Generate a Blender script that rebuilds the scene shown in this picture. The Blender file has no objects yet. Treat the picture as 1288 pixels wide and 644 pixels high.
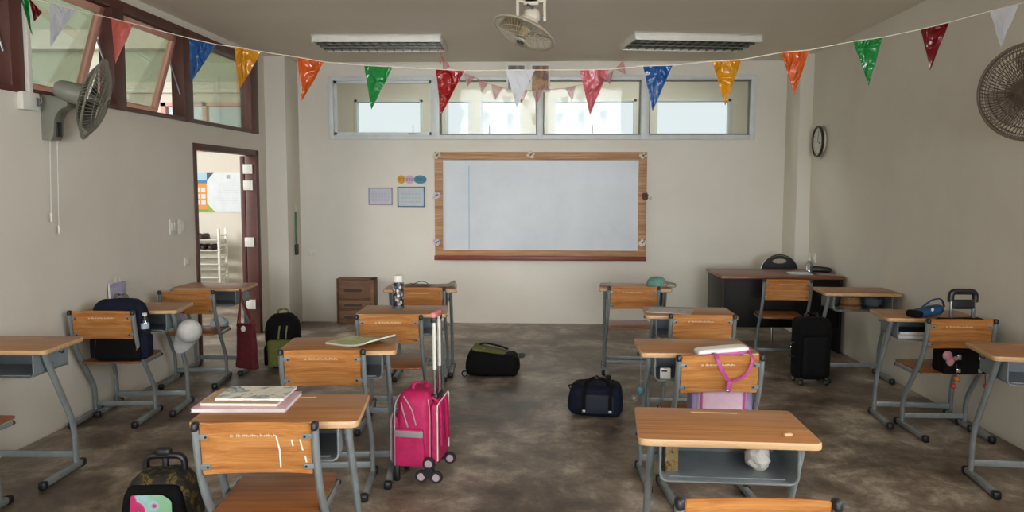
import bpy, bmesh, math, random
from mathutils import Vector, Matrix, Euler, noise
random.seed(7)
PI = math.pi
C = bpy.context.scene.collection
SC = bpy.context.scene

# ------------------------------------------------------------------ colour and materials
def lin(h):
    h = h.lstrip('#')
    out = []
    for i in (0, 2, 4):
        v = int(h[i:i+2], 16) / 255
        out.append(v/12.92 if v <= .04045 else ((v+.055)/1.055)**2.4)
    return (*out, 1.0)

def new_mat(name):
    m = bpy.data.materials.new(name)
    m.use_nodes = True
    nt = m.node_tree
    b = nt.nodes['Principled BSDF']
    return m, nt, b

def noise_fac(nt, scale, detail=4, rough=.55, dist=0.0, vec_scale=(1, 1, 1), rand=False):
    tc = nt.nodes.new('ShaderNodeTexCoord')
    mp = nt.nodes.new('ShaderNodeMapping')
    mp.inputs['Scale'].default_value = vec_scale
    nt.links.new(tc.outputs['Object'], mp.inputs['Vector'])
    if rand:
        oi = nt.nodes.new('ShaderNodeObjectInfo')
        mu = nt.nodes.new('ShaderNodeMath'); mu.operation = 'MULTIPLY'; mu.inputs[1].default_value = 37.0
        nt.links.new(oi.outputs['Random'], mu.inputs[0])
        cb = nt.nodes.new('ShaderNodeCombineXYZ')
        for k in range(3):
            nt.links.new(mu.outputs[0], cb.inputs[k])
        nt.links.new(cb.outputs[0], mp.inputs['Location'])
    n = nt.nodes.new('ShaderNodeTexNoise')
    n.inputs['Scale'].default_value = scale
    n.inputs['Detail'].default_value = detail
    n.inputs['Roughness'].default_value = rough
    n.inputs['Distortion'].default_value = dist
    nt.links.new(mp.outputs['Vector'], n.inputs['Vector'])
    return n.outputs['Fac']

def ramp(nt, fac, stops):
    r = nt.nodes.new('ShaderNodeValToRGB')
    cr = r.color_ramp
    while len(cr.elements) < len(stops):
        cr.elements.new(.5)
    for e, (p, c) in zip(cr.elements, stops):
        e.position = p
        e.color = lin(c) if isinstance(c, str) else c
    nt.links.new(fac, r.inputs['Fac'])
    return r.outputs['Color']

def bump(nt, b, fac, strength=.2, dist=.01):
    bp = nt.nodes.new('ShaderNodeBump')
    bp.inputs['Strength'].default_value = strength
    bp.inputs['Distance'].default_value = dist
    nt.links.new(fac, bp.inputs['Height'])
    nt.links.new(bp.outputs['Normal'], b.inputs['Normal'])

def mottled(name, stops, scale=6, rough=.6, metal=0.0, bumps=0.0, bscale=60, bdist=.002, detail=4, dist=0.0, vs=(1, 1, 1), rand=False, spec=None):
    m, nt, b = new_mat(name)
    nt.links.new(ramp(nt, noise_fac(nt, scale, detail, .6, dist, vs, rand), stops), b.inputs['Base Color'])
    b.inputs['Roughness'].default_value = rough
    b.inputs['Metallic'].default_value = metal
    if spec is not None:
        b.inputs['Specular IOR Level'].default_value = spec
    if bumps:
        bump(nt, b, noise_fac(nt, bscale, 3), bumps, bdist)
    return m

def plain(name, col, rough=.5, metal=0.0, var=.06, bumps=0.0, bscale=80, spec=None):
    c = lin(col)
    d = tuple(max(0, v*(1-var)) for v in c[:3]) + (1,)
    e = tuple(min(1, v*(1+var)) for v in c[:3]) + (1,)
    return mottled(name, [(.3, d), (.7, e)], 9, rough, metal, bumps, bscale, spec=spec)

M = {}
def wood(name, dark, mid, light, rough=.38):
    m, nt, b = new_mat(name)
    f1 = noise_fac(nt, 7, 5, .65, .35, (.22, 5.5, 5.5), True)
    f2 = noise_fac(nt, 30, 3, .6, .2, (.06, 5, 5), True)
    mx = nt.nodes.new('ShaderNodeMath'); mx.operation = 'MULTIPLY_ADD'
    mx.inputs[1].default_value = .35
    nt.links.new(f2, mx.inputs[0]); 
    sc = nt.nodes.new('ShaderNodeMath'); sc.operation = 'MULTIPLY'; sc.inputs[1].default_value = .65
    nt.links.new(f1, sc.inputs[0]); nt.links.new(sc.outputs[0], mx.inputs[2])
    nt.links.new(ramp(nt, mx.outputs[0], [(.36, dark), (.5, mid), (.62, light)]), b.inputs['Base Color'])
    b.inputs['Roughness'].default_value = rough
    bump(nt, b, f2, .04, .002)
    return m
M['top'] = wood('laminate_top', '80532f', '9d693e', 'b07c4e', .33)
M['back'] = wood('plywood_back', '8c5426', 'b0733b', 'c08a50', .36)
M['seat'] = wood('plywood_seat', '7a4626', '925a32', 'a26a40', .36)
M['edge'] = wood('wood_edge', 'b08a60', 'c09a70', 'ccaa80', .5)
M['board_frame'] = wood('board_frame_wood', '8a5c3c', 'ad8058', 'c09c7a', .6)
M['ledge'] = wood('ledge_wood', '5e2413', '742f1a', '843c22', .45)
M['desk_red'] = wood('teacher_top_wood', '66321e', '7c422a', '8a5034', .35)
M['brown_frame'] = mottled('brown_window_paint', [(.3, '4a2820'), (.7, '5c332a')], 5, .45)
M['pink_frame'] = mottled('sash_paint', [(.3, 'c48f7e'), (.7, 'd29f8d')], 5, .5)
M['steel'] = mottled('grey_steel_paint', [(.3, '717879'), (.7, '82898a')], 14, .4, .0, rand=True)
M['tray'] = mottled('tray_steel', [(.3, '7c868c'), (.7, '8d979c')], 8, .33, .15)
M['black'] = plain('black_plastic', '17161a', .45)
M['chrome'] = plain('chrome', 'c8c8c8', .15, 1.0)
M['zinc'] = plain('zinc_screw', '9aa0a2', .35, .8)
M['white_paint'] = plain('white_enamel', 'd8d6cc', .4)
M['white_frame'] = plain('white_window_paint', 'ccd0cf', .4)
M['paper'] = plain('paper', 'dcdad4', .8, 0, .04)
M['fabric_black'] = mottled('black_fabric', [(.3, '0c0b0c'), (.7, '151415')], 60, .85, 0, .3, 300, spec=.15)
M['fabric_navy'] = mottled('navy_fabric', [(.3, '0d1220'), (.7, '161c30')], 50, .8, 0, .3, 300, spec=.2)
M['fabric_green'] = mottled('olive_fabric', [(.3, '565822'), (.7, '6c6e30')], 50, .8, 0, .3, 300)
M['fabric_pink'] = mottled('hot_pink_fabric', [(.3, 'ac0a50'), (.7, 'c71a64')], 30, .6, 0, .3, 300)
M['fabric_red'] = mottled('dark_red_fabric', [(.3, '4a0d14'), (.7, '651620')], 30, .85, 0, .3, 300)
M['grey_piping'] = plain('grey_piping', 'a9a0a0', .5)

def wall_paint(name, a, b_, patch):
    m, nt, b = new_mat(name)
    nt.links.new(ramp(nt, noise_fac(nt, 1.1, 6, .6, .4), [(.32, a), (.68, b_)]), b.inputs['Base Color'])
    b.inputs['Roughness'].default_value = .62
    bump(nt, b, noise_fac(nt, 3.5, 6, .6), patch, .01)
    return m
M['wall'] = wall_paint('cream_wall', 'd2ccbf', 'dad5c9', .12)
M['ceiling'] = wall_paint('ceiling_paint', 'e6ddcd', 'ebe3d5', .05)
M['outer'] = wall_paint('outer_wall_paint', 'cdc6b8', 'd6d0c4', .08)
M['outer_green'] = wall_paint('outer_upper_paint', 'aab09c', 'b6bba8', .05)

def concrete():
    m, nt, b = new_mat('polished_concrete')
    big = noise_fac(nt, 1.5, 8, .62, .5)
    fine = noise_fac(nt, 3.6, 12, .78, .35, (1, .9, 1))
    mx = nt.nodes.new('ShaderNodeMath'); mx.operation = 'MULTIPLY_ADD'; mx.inputs[1].default_value = .55
    nt.links.new(fine, mx.inputs[0])
    s = nt.nodes.new('ShaderNodeMath'); s.operation = 'MULTIPLY'; s.inputs[1].default_value = .45
    nt.links.new(big, s.inputs[0]); nt.links.new(s.outputs[0], mx.inputs[2])
    col = ramp(nt, mx.outputs[0], [(.40, '483c32'), (.47, '6a5d51'), (.53, '8b7e70'), (.61, 'bcb1a2')])
    nt.links.new(col, b.inputs['Base Color'])
    rr = nt.nodes.new('ShaderNodeMapRange')
    rr.inputs['From Min'].default_value = .35; rr.inputs['From Max'].default_value = .65
    rr.inputs['To Min'].default_value = .30; rr.inputs['To Max'].default_value = .52
    nt.links.new(fine, rr.inputs['Value'])
    nt.links.new(rr.outputs[0], b.inputs['Roughness'])
    b.inputs['Specular IOR Level'].default_value = .45
    bump(nt, b, fine, .12, .006)
    return m
M['floor'] = concrete()

def glass(name, tint, refl=.08, fk=.5):
    m = bpy.data.materials.new(name); m.use_nodes = True
    nt = m.node_tree; nt.nodes.clear()
    o = nt.nodes.new('ShaderNodeOutputMaterial')
    mix = nt.nodes.new('ShaderNodeMixShader')
    t = nt.nodes.new('ShaderNodeBsdfTransparent'); t.inputs['Color'].default_value = tint
    g = nt.nodes.new('ShaderNodeBsdfGlossy'); g.inputs['Roughness'].default_value = .03
    lw = nt.nodes.new('ShaderNodeLayerWeight'); lw.inputs['Blend'].default_value = .25
    ma = nt.nodes.new('ShaderNodeMath'); ma.operation = 'MULTIPLY_ADD'; ma.inputs[1].default_value = fk; ma.inputs[2].default_value = refl
    nt.links.new(lw.outputs['Fresnel'], ma.inputs[0])
    nt.links.new(ma.outputs[0], mix.inputs['Fac'])
    nt.links.new(t.outputs[0], mix.inputs[1]); nt.links.new(g.outputs[0], mix.inputs[2])
    nt.links.new(mix.outputs[0], o.inputs['Surface'])
    return m
M['glass_green'] = glass('green_glass', (.81, .85, .78, 1), .05)
M['glass_clear'] = glass('clear_glass', (.92, .95, .93, 1), .003, .13)
M['bottle_clear'] = glass('clear_plastic', (.85, .9, .9, 1), .12)

def plastic_sheet(name, col, trans=.35, rough=.22, bumpy=.5):
    m, nt, b = new_mat(name)
    b.inputs['Base Color'].default_value = lin(col)
    n = noise_fac(nt, 12, 1.2, .5, 1.6, (1, 1, .6), True)
    nt.links.new(ramp(nt, n, [(.2, tuple(v*.9 for v in lin(col)[:3])+(1,)), (.8, lin(col))]), b.inputs['Base Color'])
    b.inputs['Roughness'].default_value = rough
    bump(nt, b, n, bumpy, .06)
    b.inputs['Specular IOR Level'].default_value = .9 if rough < .3 else .5
    tl = nt.nodes.new('ShaderNodeBsdfTranslucent'); tl.inputs['Color'].default_value = lin(col)
    mix = nt.nodes.new('ShaderNodeMixShader'); mix.inputs['Fac'].default_value = trans
    out = [x for x in nt.nodes if x.type == 'OUTPUT_MATERIAL'][0]
    nt.links.new(b.outputs[0], mix.inputs[1]); nt.links.new(tl.outputs[0], mix.inputs[2])
    nt.links.new(mix.outputs[0], out.inputs['Surface'])
    return m
def clear_sheet(name, col, alpha):
    m = plastic_sheet(name, col, .3, .2, .5)
    nt = m.node_tree
    out = [x for x in nt.nodes if x.type == 'OUTPUT_MATERIAL'][0]
    src = out.inputs['Surface'].links[0].from_socket
    tr = nt.nodes.new('ShaderNodeBsdfTransparent')
    mix = nt.nodes.new('ShaderNodeMixShader'); mix.inputs['Fac'].default_value = alpha
    nt.links.new(tr.outputs[0], mix.inputs[1]); nt.links.new(src, mix.inputs[2])
    nt.links.new(mix.outputs[0], out.inputs['Surface'])
    return m

# ------------------------------------------------------------------ geometry helpers
class MB:
    def __init__(s):
        s.bm = bmesh.new(); s.mats = []; s.M = Matrix.Identity(4)
    def mi(s, m):
        if m is None: return 0
        if m not in s.mats: s.mats.append(m)
        return s.mats.index(m)
    def add(s, tmp, mat=None, M2=None):
        i = s.mi(mat)
        for f in tmp.faces: f.material_index = i
        T = s.M if M2 is None else s.M @ M2
        tmp.transform(T)
        if T.determinant() < 0:
            bmesh.ops.reverse_faces(tmp, faces=tmp.faces)
        me = bpy.data.meshes.new('t'); tmp.to_mesh(me); tmp.free()
        s.bm.from_mesh(me); bpy.data.meshes.remove(me)
        return s
    def box(s, c, size, mat=None, bev=0.0, rot=None, seg=2):
        t = bmesh.new(); bmesh.ops.create_cube(t, size=1)
        t.transform(Matrix.Diagonal((*size, 1)))
        if bev:
            bmesh.ops.bevel(t, geom=t.edges[:], offset=bev, segments=seg, affect='EDGES', profile=.5)
        m = Matrix.Translation(c)
        if rot: m = m @ Euler(rot).to_matrix().to_4x4()
        return s.add(t, mat, m)
    def span(s, a, b, mat=None, bev=0.0):
        return s.box([(a[i]+b[i])/2 for i in range(3)], [abs(b[i]-a[i]) for i in range(3)], mat, bev)
    def prism(s, poly, h, mat=None, M2=None, bev=0.0, side=None):
        t = bmesh.new()
        vs = [t.verts.new((x, y, 0)) for x, y in poly]
        f = t.faces.new(vs); f.normal_update()
        if f.normal.z < 0: f.normal_flip()
        r = bmesh.ops.extrude_face_region(t, geom=[f])
        for v in r['geom']:
            if isinstance(v, bmesh.types.BMVert): v.co.z += h
        bmesh.ops.recalc_face_normals(t, faces=t.faces)
        if bev:
            es = [e for e in t.edges if len(e.link_faces) == 2 and abs(e.link_faces[0].normal.z - e.link_faces[1].normal.z) > .5]
            bmesh.ops.bevel(t, geom=es, offset=bev, segments=2, affect='EDGES', profile=.5)
        if side is not None:
            i, j = s.mi(mat), s.mi(side)
            T = s.M if M2 is None else s.M @ M2
            t.normal_update()
            for f in t.faces: f.material_index = i if f.normal.z > .9 else j
            t.transform(T)
            me = bpy.data.meshes.new('t'); t.to_mesh(me); t.free(); s.bm.from_mesh(me); bpy.data.meshes.remove(me)
            return s
        return s.add(t, mat, M2)
    def tube(s, pts, r, mat=None, seg=10, ref=(1, 0, 0), r2=None, closed=False):
        pts = [Vector(p) for p in pts]; n = len(pts)
        t = bmesh.new(); rings = []
        ref = Vector(ref)
        for i, p in enumerate(pts):
            if closed: d = pts[(i+1) % n]-pts[i-1]
            else: d = pts[min(i+1, n-1)]-pts[max(i-1, 0)]
            d.normalize()
            u = ref - d*ref.dot(d)
            if u.length < 1e-3:
                u = Vector((0, 1, 0)) - d*d.y
                if u.length < 1e-3: u = Vector((0, 0, 1)) - d*d.z
            u.normalize(); v = d.cross(u)
            rr = r[i] if isinstance(r, (list, tuple)) else r
            rb = rr if r2 is None else r2
            rings.append([t.verts.new(p+u*rr*math.cos(2*PI*k/seg)+v*rb*math.sin(2*PI*k/seg)) for k in range(seg)])
        m = n if closed else n-1
        for i in range(m):
            a, b = rings[i], rings[(i+1) % n]
            for k in range(seg):
                t.faces.new((a[k], a[(k+1) % seg], b[(k+1) % seg], b[k]))
        if not closed:
            t.faces.new(rings[0][::-1]); t.faces.new(rings[-1])
        bmesh.ops.recalc_face_normals(t, faces=t.faces)
        return s.add(t, mat)
    def strip(s, pts, w, th, mat=None, ref=(1, 0, 0)):
        """flat band swept along pts: w along ref, th across"""
        pts = [Vector(p) for p in pts]; n = len(pts)
        t = bmesh.new(); rings = []; ref = Vector(ref)
        for i, p in enumerate(pts):
            d = (pts[min(i+1, n-1)]-pts[max(i-1, 0)]).normalized()
            u = (ref - d*ref.dot(d)).normalized(); v = d.cross(u)
            rings.append([t.verts.new(p+u*a*w/2+v*b*th/2) for a, b in ((-1, -1), (1, -1), (1, 1), (-1, 1))])
        for i in range(n-1):
            for k in range(4):
                t.faces.new((rings[i][k], rings[i][(k+1) % 4], rings[i+1][(k+1) % 4], rings[i+1][k]))
        t.faces.new(rings[0][::-1]); t.faces.new(rings[-1])
        bmesh.ops.recalc_face_normals(t, faces=t.faces)
        return s.add(t, mat)
    def lathe(s, prof, mat=None, seg=24, M2=None, cap=True):
        t = bmesh.new(); rings = []
        for r, z in prof:
            rings.append([t.verts.new((max(r, 1e-5)*math.cos(2*PI*k/seg), max(r, 1e-5)*math.sin(2*PI*k/seg), z)) for k in range(seg)])
        for a, b in zip(rings, rings[1:]):
            for k in range(seg):
                t.faces.new((a[k], a[(k+1) % seg], b[(k+1) % seg], b[k]))
        if cap: t.faces.new(rings[0][::-1]); t.faces.new(rings[-1])
        bmesh.ops.recalc_face_normals(t, faces=t.faces)
        return s.add(t, mat, M2)
    def soft(s, c, size, r, mat=None, n=10, fn=None, rot=None, wob=0.0, seed=0):
        """rounded box with optional deformation fn(u in -1..1 cube coords, co)"""
        t = bmesh.new(); bmesh.ops.create_cube(t, size=2)
        bmesh.ops.subdivide_edges(t, edges=t.edges[:], cuts=n, use_grid_fill=True)
        h = [x/2 for x in size]
        r = min(r, *h)
        for v in t.verts:
            u = v.co.copy()
            p = Vector([u[i]*h[i] for i in range(3)])
            core = Vector([max(-(h[i]-r), min(h[i]-r, p[i])) for i in range(3)])
            d = p-core
            if d.length > 1e-9: p = core + d.normalized()*r
            if fn: p = fn(u, p)
            if wob:
                q = Vector(p)*9+Vector((seed*3.1, seed*1.7, seed))
                p = p + noise.noise_vector(q)*wob
            v.co = p
        m = Matrix.Translation(c)
        if rot: m = m @ Euler(rot).to_matrix().to_4x4()
        return s.add(t, mat, m)
    def ball(s, c, r, mat=None, sub=2, scale=(1, 1, 1), wob=0.0, seed=0):
        t = bmesh.new(); bmesh.ops.create_icosphere(t, subdivisions=sub, radius=1)
        for v in t.verts:
            p = v.co.copy()
            k = 1+(noise.noise(p*2.2+Vector((seed, seed*2, 0)))*wob if wob else 0)
            v.co = Vector([p[i]*scale[i]*r*k for i in range(3)])
        return s.add(t, mat, Matrix.Translation(c))
    def build(s, name, mat=None, parent=None, label=None, smooth=35):
        me = bpy.data.meshes.new(name)
        s.bm.to_mesh(me); s.bm.free()
        for m in (s.mats or ([mat] if mat else [])): me.materials.append(m)
        for p in me.polygons: p.use_smooth = True
        me.set_sharp_from_angle(angle=math.radians(smooth))
        o = bpy.data.objects.new(name, me); C.objects.link(o)
        if parent is not None: o.parent = parent
        if label: o['label'] = label
        return o

def tag(o, label, cat, group=None):
    o['label'] = label; o['category'] = cat
    if group: o['group'] = group
    return o
def thing(name, label, cat, loc=(0, 0, 0), rz=0.0, group=None):
    o = bpy.data.objects.new(name, None); C.objects.link(o)
    o.empty_display_size = .1
    o.location = loc; o.rotation_euler = (0, 0, rz)
    return tag(o, label, cat, group)
def struct(o):
    o['kind'] = 'structure'; return o
def kids(o):
    return [c for c in bpy.data.objects if c.parent == o]
def dup(o, parent=None):
    c = o.copy(); C.objects.link(c); c.parent = parent
    for k in kids(o): dup(k, c)
    return c

def fillet(pts, r, n=5):
    pts = [Vector(p) for p in pts]; out = [pts[0]]
    for a, b, c in zip(pts, pts[1:], pts[2:]):
        u, v = (a-b), (c-b)
        k = min(r, u.length*.48, v.length*.48)
        p, q = b+u.normalized()*k, b+v.normalized()*k
        for i in range(n+1):
            t = i/n
            out.append(p*(1-t)**2+b*2*t*(1-t)+q*t*t)
    out.append(pts[-1]); return out
def round_poly(poly, rs, n=5):
    out = []; N = len(poly)
    for i in range(N):
        a, b, c = (Vector((*poly[(i+k) % N], 0)) for k in (-1, 0, 1))
        r = rs[i] if isinstance(rs, (list, tuple)) else rs
        r = min(r, .45*(a-b).length, .45*(c-b).length)
        if r <= 0: out.append((b.x, b.y)); continue
        u, v = (a-b).normalized(), (c-b).normalized()
        p, q = b+u*r, b+v*r
        for k in range(n+1):
            t = k/n; w = p*(1-t)**2+b*2*t*(1-t)+q*t*t
            out.append((w.x, w.y))
    return out
def frameM(origin, zdir, xhint=(0, 0, 1)):
    z = Vector(zdir).normalized(); x = Vector(xhint); x = (x-z*x.dot(z)).normalized(); y = z.cross(x)
    m = Matrix((x, y, z)).transposed().to_4x4(); m.translation = Vector(origin); return m
def text_mesh(name, body, size, mat, M4, parent=None, ext=.0006):
    cu = bpy.data.curves.new(name, 'FONT'); cu.body = body; cu.size = size
    cu.align_x = 'CENTER'; cu.align_y = 'CENTER'; cu.extrude = ext; cu.resolution_u = 2
    o = bpy.data.objects.new(name+'_tmp', cu); C.objects.link(o)
    bpy.context.view_layer.update()
    dg = bpy.context.evaluated_depsgraph_get()
    me = bpy.data.meshes.new_from_object(o.evaluated_get(dg))
    bpy.data.objects.remove(o); bpy.data.curves.remove(cu)
    me.transform(M4); me.materials.clear(); me.materials.append(mat); me.name = name
    r = bpy.data.objects.new(name, me); C.objects.link(r)
    if parent is not None: r.parent = parent
    return r

# ------------------------------------------------------------------ room shell
CEIL = 2.946; BACK = 8.95; REAR = -4.0
LW = (-3.073, 5.0); LROT = -math.atan(.0239)
RW = (2.866, 5.0); RROT = math.atan(.0096)
def on_left(o): o.location = (LW[0], LW[1], 0); o.rotation_euler = (0, 0, LROT); return o
def on_right(o): o.location = (RW[0], RW[1], 0); o.rotation_euler = (0, 0, RROT); return o
def Lp(n, Y, z):  # left wall frame -> world
    v = Matrix.Rotation(LROT, 4, 'Z') @ Vector((n, Y-5, 0)); return Vector((LW[0]+v.x, LW[1]+v.y, z))
def Rp(n, Y, z):
    v = Matrix.Rotation(RROT, 4, 'Z') @ Vector((-n, Y-5, 0)); return Vector((RW[0]+v.x, RW[1]+v.y, z))

b = MB(); b.span((-3.35, REAR-.2, -.1), (3.15, BACK+.2, 0), M['floor']); struct(b.build('floor'))
b = MB(); b.span((-3.45, REAR-.2, CEIL), (3.2, BACK+.2, CEIL+.12), M['ceiling']); struct(b.build('ceiling'))
WT = .12
# left wall: window band z 2.10..2.885 from Y 2.2 to 8.29, door Y 6.80..8.25 up to 1.92
b = MB()
ya, yb = REAR-5, BACK-5+.1
wb0, wb1 = 2.2-5, 8.29-5
b.span((-WT, ya, 2.885), (0, yb, CEIL), M['wall'])
b.span((-WT, ya, 2.10), (0, wb0, 2.885), M['wall'])
b.span((-WT, wb1, 2.10), (0, yb, 2.885), M['wall'])
b.span((-WT, ya, 0), (0, 6.79-5, 2.10), M['wall'])
b.span((-WT, 8.26-5, 0), (0, yb, 2.10), M['wall'])
b.span((-WT, 6.79-5, 1.93), (0, 8.26-5, 2.10), M['wall'])
struct(on_left(b.build('wall_left')))
QY0, QY1, QZ0, QZ1 = -2.6-5, 2.6-5, 1.4, 2.65  # unseen window, added to light the left wall and ceiling
b = MB()
b.span((0, ya, 0), (WT, yb, QZ0), M['wall']); b.span((0, ya, QZ1), (WT, yb, CEIL), M['wall'])
b.span((0, ya, QZ0), (WT, QY0, QZ1), M['wall']); b.span((0, QY1, QZ0), (WT, yb, QZ1), M['wall'])
struct(on_right(b.build('wall_right')))
b = MB()
for k in range(5):
    y = QY0+.03+(QY1-QY0-.06)*k/4; b.span((.03, y-.03, QZ0), (.09, y+.03, QZ1), M['brown_frame'])
for z in (QZ0+.03, 2.0, QZ1-.03): b.span((.03, QY0, z-.03), (.09, QY1, z+.03), M['brown_frame'])
struct(on_right(b.build('window_10')))
b = MB()
wx0, wx1, wz0, wz1 = -2.41, 2.345, 2.085, 2.79
b.span((-3.2, BACK, 0), (3.1, BACK+WT, wz0), M['wall'])
b.span((-3.2, BACK, wz1), (3.1, BACK+WT, CEIL), M['wall'])
b.span((-3.2, BACK, wz0), (wx0, BACK+WT, wz1), M['wall'])
b.span((wx1, BACK, wz0), (3.1, BACK+WT, wz1), M['wall'])
struct(b.build('wall_back'))
b = MB(); b.span((-3.1, 8.5, 0), (-2.765, BACK+.01, CEIL), M['wall'], .004); struct(b.build('column_left'))
b = MB(); b.span((2.69, 8.5, 0), (2.95, BACK+.01, CEIL), M['wall'], .004); struct(b.build('column_right'))
# rear wall behind the camera with a wide glazed opening
RX0, RX1, RZ0, RZ1 = -2.3, 2.2, .8, 2.6
b = MB()
b.span((-3.35, REAR-WT, 0), (3.1, REAR, RZ0), M['wall'])
b.span((-3.35, REAR-WT, RZ1), (3.1, REAR, CEIL), M['wall'])
b.span((-3.35, REAR-WT, RZ0), (RX0, REAR, RZ1), M['wall'])
b.span((RX1, REAR-WT, RZ0), (3.1, REAR, RZ1), M['wall'])
struct(b.build('wall_rear'))
b = MB()
for x in (RX0+.03, -.9, .1, 1.1, RX1-.03): b.span((x-.03, REAR-.09, RZ0), (x+.03, REAR-.03, RZ1), M['white_frame'])
for z in (RZ0+.03, RZ1-.03): b.span((RX0, REAR-.09, z-.03), (RX1, REAR-.03, z+.03), M['white_frame'])
struct(b.build('window_3'))

# ---- left window band (brown timber) : window_1
def local_left(mb, name, parent=None):
    o = mb.build(name); on_left(o)
    return struct(o)
b = MB(); br = M['brown_frame']
Z0, Z1 = 2.10, 2.885
b.span((-.10, wb0, Z0), (.012, wb1, Z0+.035), br, .004)
b.span((-.10, wb0, Z1-.075), (.012, wb1, Z1), br, .004)
mulls = [(2.2, 2.36), (3.36, 3.52), (4.53, 4.69), (5.60, 5.75), (6.65, 6.81), (8.09, 8.29)]
for y0, y1 in mulls: b.span((-.10, y0-5, Z0), (.014, y1-5, Z1), br, .004)
w1 = local_left(b, 'window_1')
gl = MB(); gl.span((-.06, 6.80-5, Z0+.03), (-.054, 8.10-5, Z1-.07), M['glass_green']); gl.build('pane', None, w1)
gl = MB(); gl.span((-.06, 2.35-5, Z0+.03), (-.054, 3.37-5, Z1-.07), M['glass_green']); gl.build('pane', None, w1)
def awning(y0, y1, ang, parent):
    """top-hung sash swung outwards"""
    h = Z1-.075-Z0-.03; y0 += .012-5; y1 += -.012-5
    T = Matrix.Translation((-.03, 0, Z1-.08)) @ Matrix.Rotation(math.radians(ang), 4, 'Y')
    s = MB(); s.M = T; pk = M['pink_frame']; fw = .055
    s.span((-.04, y0, -fw), (0, y1, 0), pk, .003)
    s.span((-.04, y0, -h), (0, y1, -h+fw), pk, .003)
    s.span((-.04, y0, -h), (0, y0+fw, 0), pk, .003)
    s.span((-.04, y1-fw, -h), (0, y1, 0), pk, .003)
    o = s.build('sash', None, parent)
    g = MB(); g.M = T; g.span((-.024, y0+fw-.01, -h+fw-.01), (-.018, y1-fw+.01, -fw+.01), M['glass_green']); g.build('pane', None, o)
    st = MB()
    c = T @ Vector((-.02, y1-fw/2, -h*.30))
    st.tube([(-.02, y1+.002, Z1-.56), (c.x, y1+.002, c.z)], .006, M['zinc'], 6, ref=(0, 1, 0))
    st.build('stay', None, o)
awning(3.52, 4.53, 17, w1); awning(4.69, 5.60, 17, w1); awning(5.75, 6.65, 17, w1)

# ---- back window band (white): window_2
b = MB(); wf = M['white_frame']
fy0, fy1 = BACK-.045, BACK+.07
b.span((wx0, fy0, wz0), (wx1, fy1, wz0+.05), wf, .004)
b.span((wx0, fy0, wz1-.05), (wx1, fy1, wz1), wf, .004)
for x0, x1 in ((wx0, wx0+.055), (-1.245, -1.155), (-.06, .003), (1.09, 1.18), (wx1-.055, wx1)):
    b.span((x0, fy0-.002, wz0), (x1, fy1, wz1), wf, .004)
w2 = struct(b.build('window_2'))
pn = [(wx0+.055, -1.245), (-1.155, -.06), (.003, 1.09), (1.18, wx1-.055)]
for i, (x0, x1) in enumerate(pn):
    z0, z1 = wz0+.05, wz1-.05
    m = wf if i == 0 else M['brown_frame'] if False else plain('grey_gasket', '6b6a60', .5)
    T = Matrix.Translation((0, BACK+.01, z1)) @ Matrix.Rotation(math.radians(3.7 if i in (1, 2) else 0), 4, 'X')
    h = z1-z0-.002; fw = .03 if i == 0 else .016
    s = MB(); s.M = T
    x0 += .001; x1 -= .001
    s.span((x0, -.012, -fw), (x1, .02, 0), m); s.span((x0, -.012, -h), (x1, .02, -h+fw), m)
    s.span((x0, -.012, -h), (x0+fw, .02, 0), m); s.span((x1-fw, -.012, -h), (x1, .02, 0), m)
    o = s.build('sash', None, w2)
    g = MB(); g.M = T; g.span((x0+fw-.005, .002, -h+fw-.005), (x1-fw+.005, .007, -fw+.005), M['glass_clear']); g.build('pane', None, o)
    if i in (0, 1, 2):
        hd = MB(); xc = (x0+x1)/2 if i else x1-.22
        hd.M = T
        hd.box((xc, -.03, -h+.012), (.09, .02, .012), M['zinc'], .003)
        hd.box((xc+.01, -.04, -h+.06), (.01, .012, .1), M['zinc'], .003)
        hd.build('latch_handle', None, o)

# ---- door in the left wall
b = MB()
b.span((-.11, 6.79-5, 0), (.012, 6.845-5, 1.93), br, .003)
b.span((-.11, 8.185-5, 0), (.012, 8.265-5, 1.93), br, .003)
b.span((-.11, 6.79-5, 1.875), (.012, 8.265-5, 1.93), br, .003)
d1 = local_left(b, 'door_1')
lf = MB(); lf.span((-.165, 8.19-5, .01), (-.12, 9.45-5, 1.87), br, .003); lf.build('door_leaf', None, d1)
for z in (1.735, 1.565, .97, .31):
    h = MB(); h.span((-.125, 8.170-5, z-.05), (-.04, 8.186-5, z+.05), M['white_paint'], .002)
    h.tube([(-.032, 8.176-5, z-.05), (-.032, 8.176-5, z+.05)], .008, M['white_paint'], 8); h.build('hinge', None, d1)

# ---- outside the left wall: a covered hall with a facing wall
b = MB(); b.span((-14, -4, -.12), (-3.36, 12.5, -.01), M['floor']); struct(b.build('floor_corridor'))
b = MB()
OY = 10.6
b.span((-12, OY, 0), (-3.18, OY+.15, 2.02), M['outer'])
b.span((-12, OY, 2.68), (-3.18, OY+.15, 2.95), M['outer'])
b.span((-12, OY, 2.02), (-5.15, OY+.15, 2.68), M['outer'])
b.span((-3.95, OY, 2.02), (-3.18, OY+.15, 2.68), M['outer'])
b.span((-12, OY, 2.95), (-3.18, OY+.15, 4.7), M['outer_green'])
b.span((-12, OY-.25, 3.35), (-3.18, OY, 3.6), M['outer'])
struct(b.build('wall_corridor'))
b = MB()
for x0, x1 in ((-5.15, -5.08), (-4.58, -4.52), (-4.02, -3.95)): b.span((x0, OY-.01, 2.02), (x1, OY+.08, 2.68), M['pink_frame'])
for z in (2.045, 2.655): b.span((-5.15, OY-.01, z-.025), (-3.95, OY+.08, z+.025), M['pink_frame'])
w4 = struct(b.build('window_4'))
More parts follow.
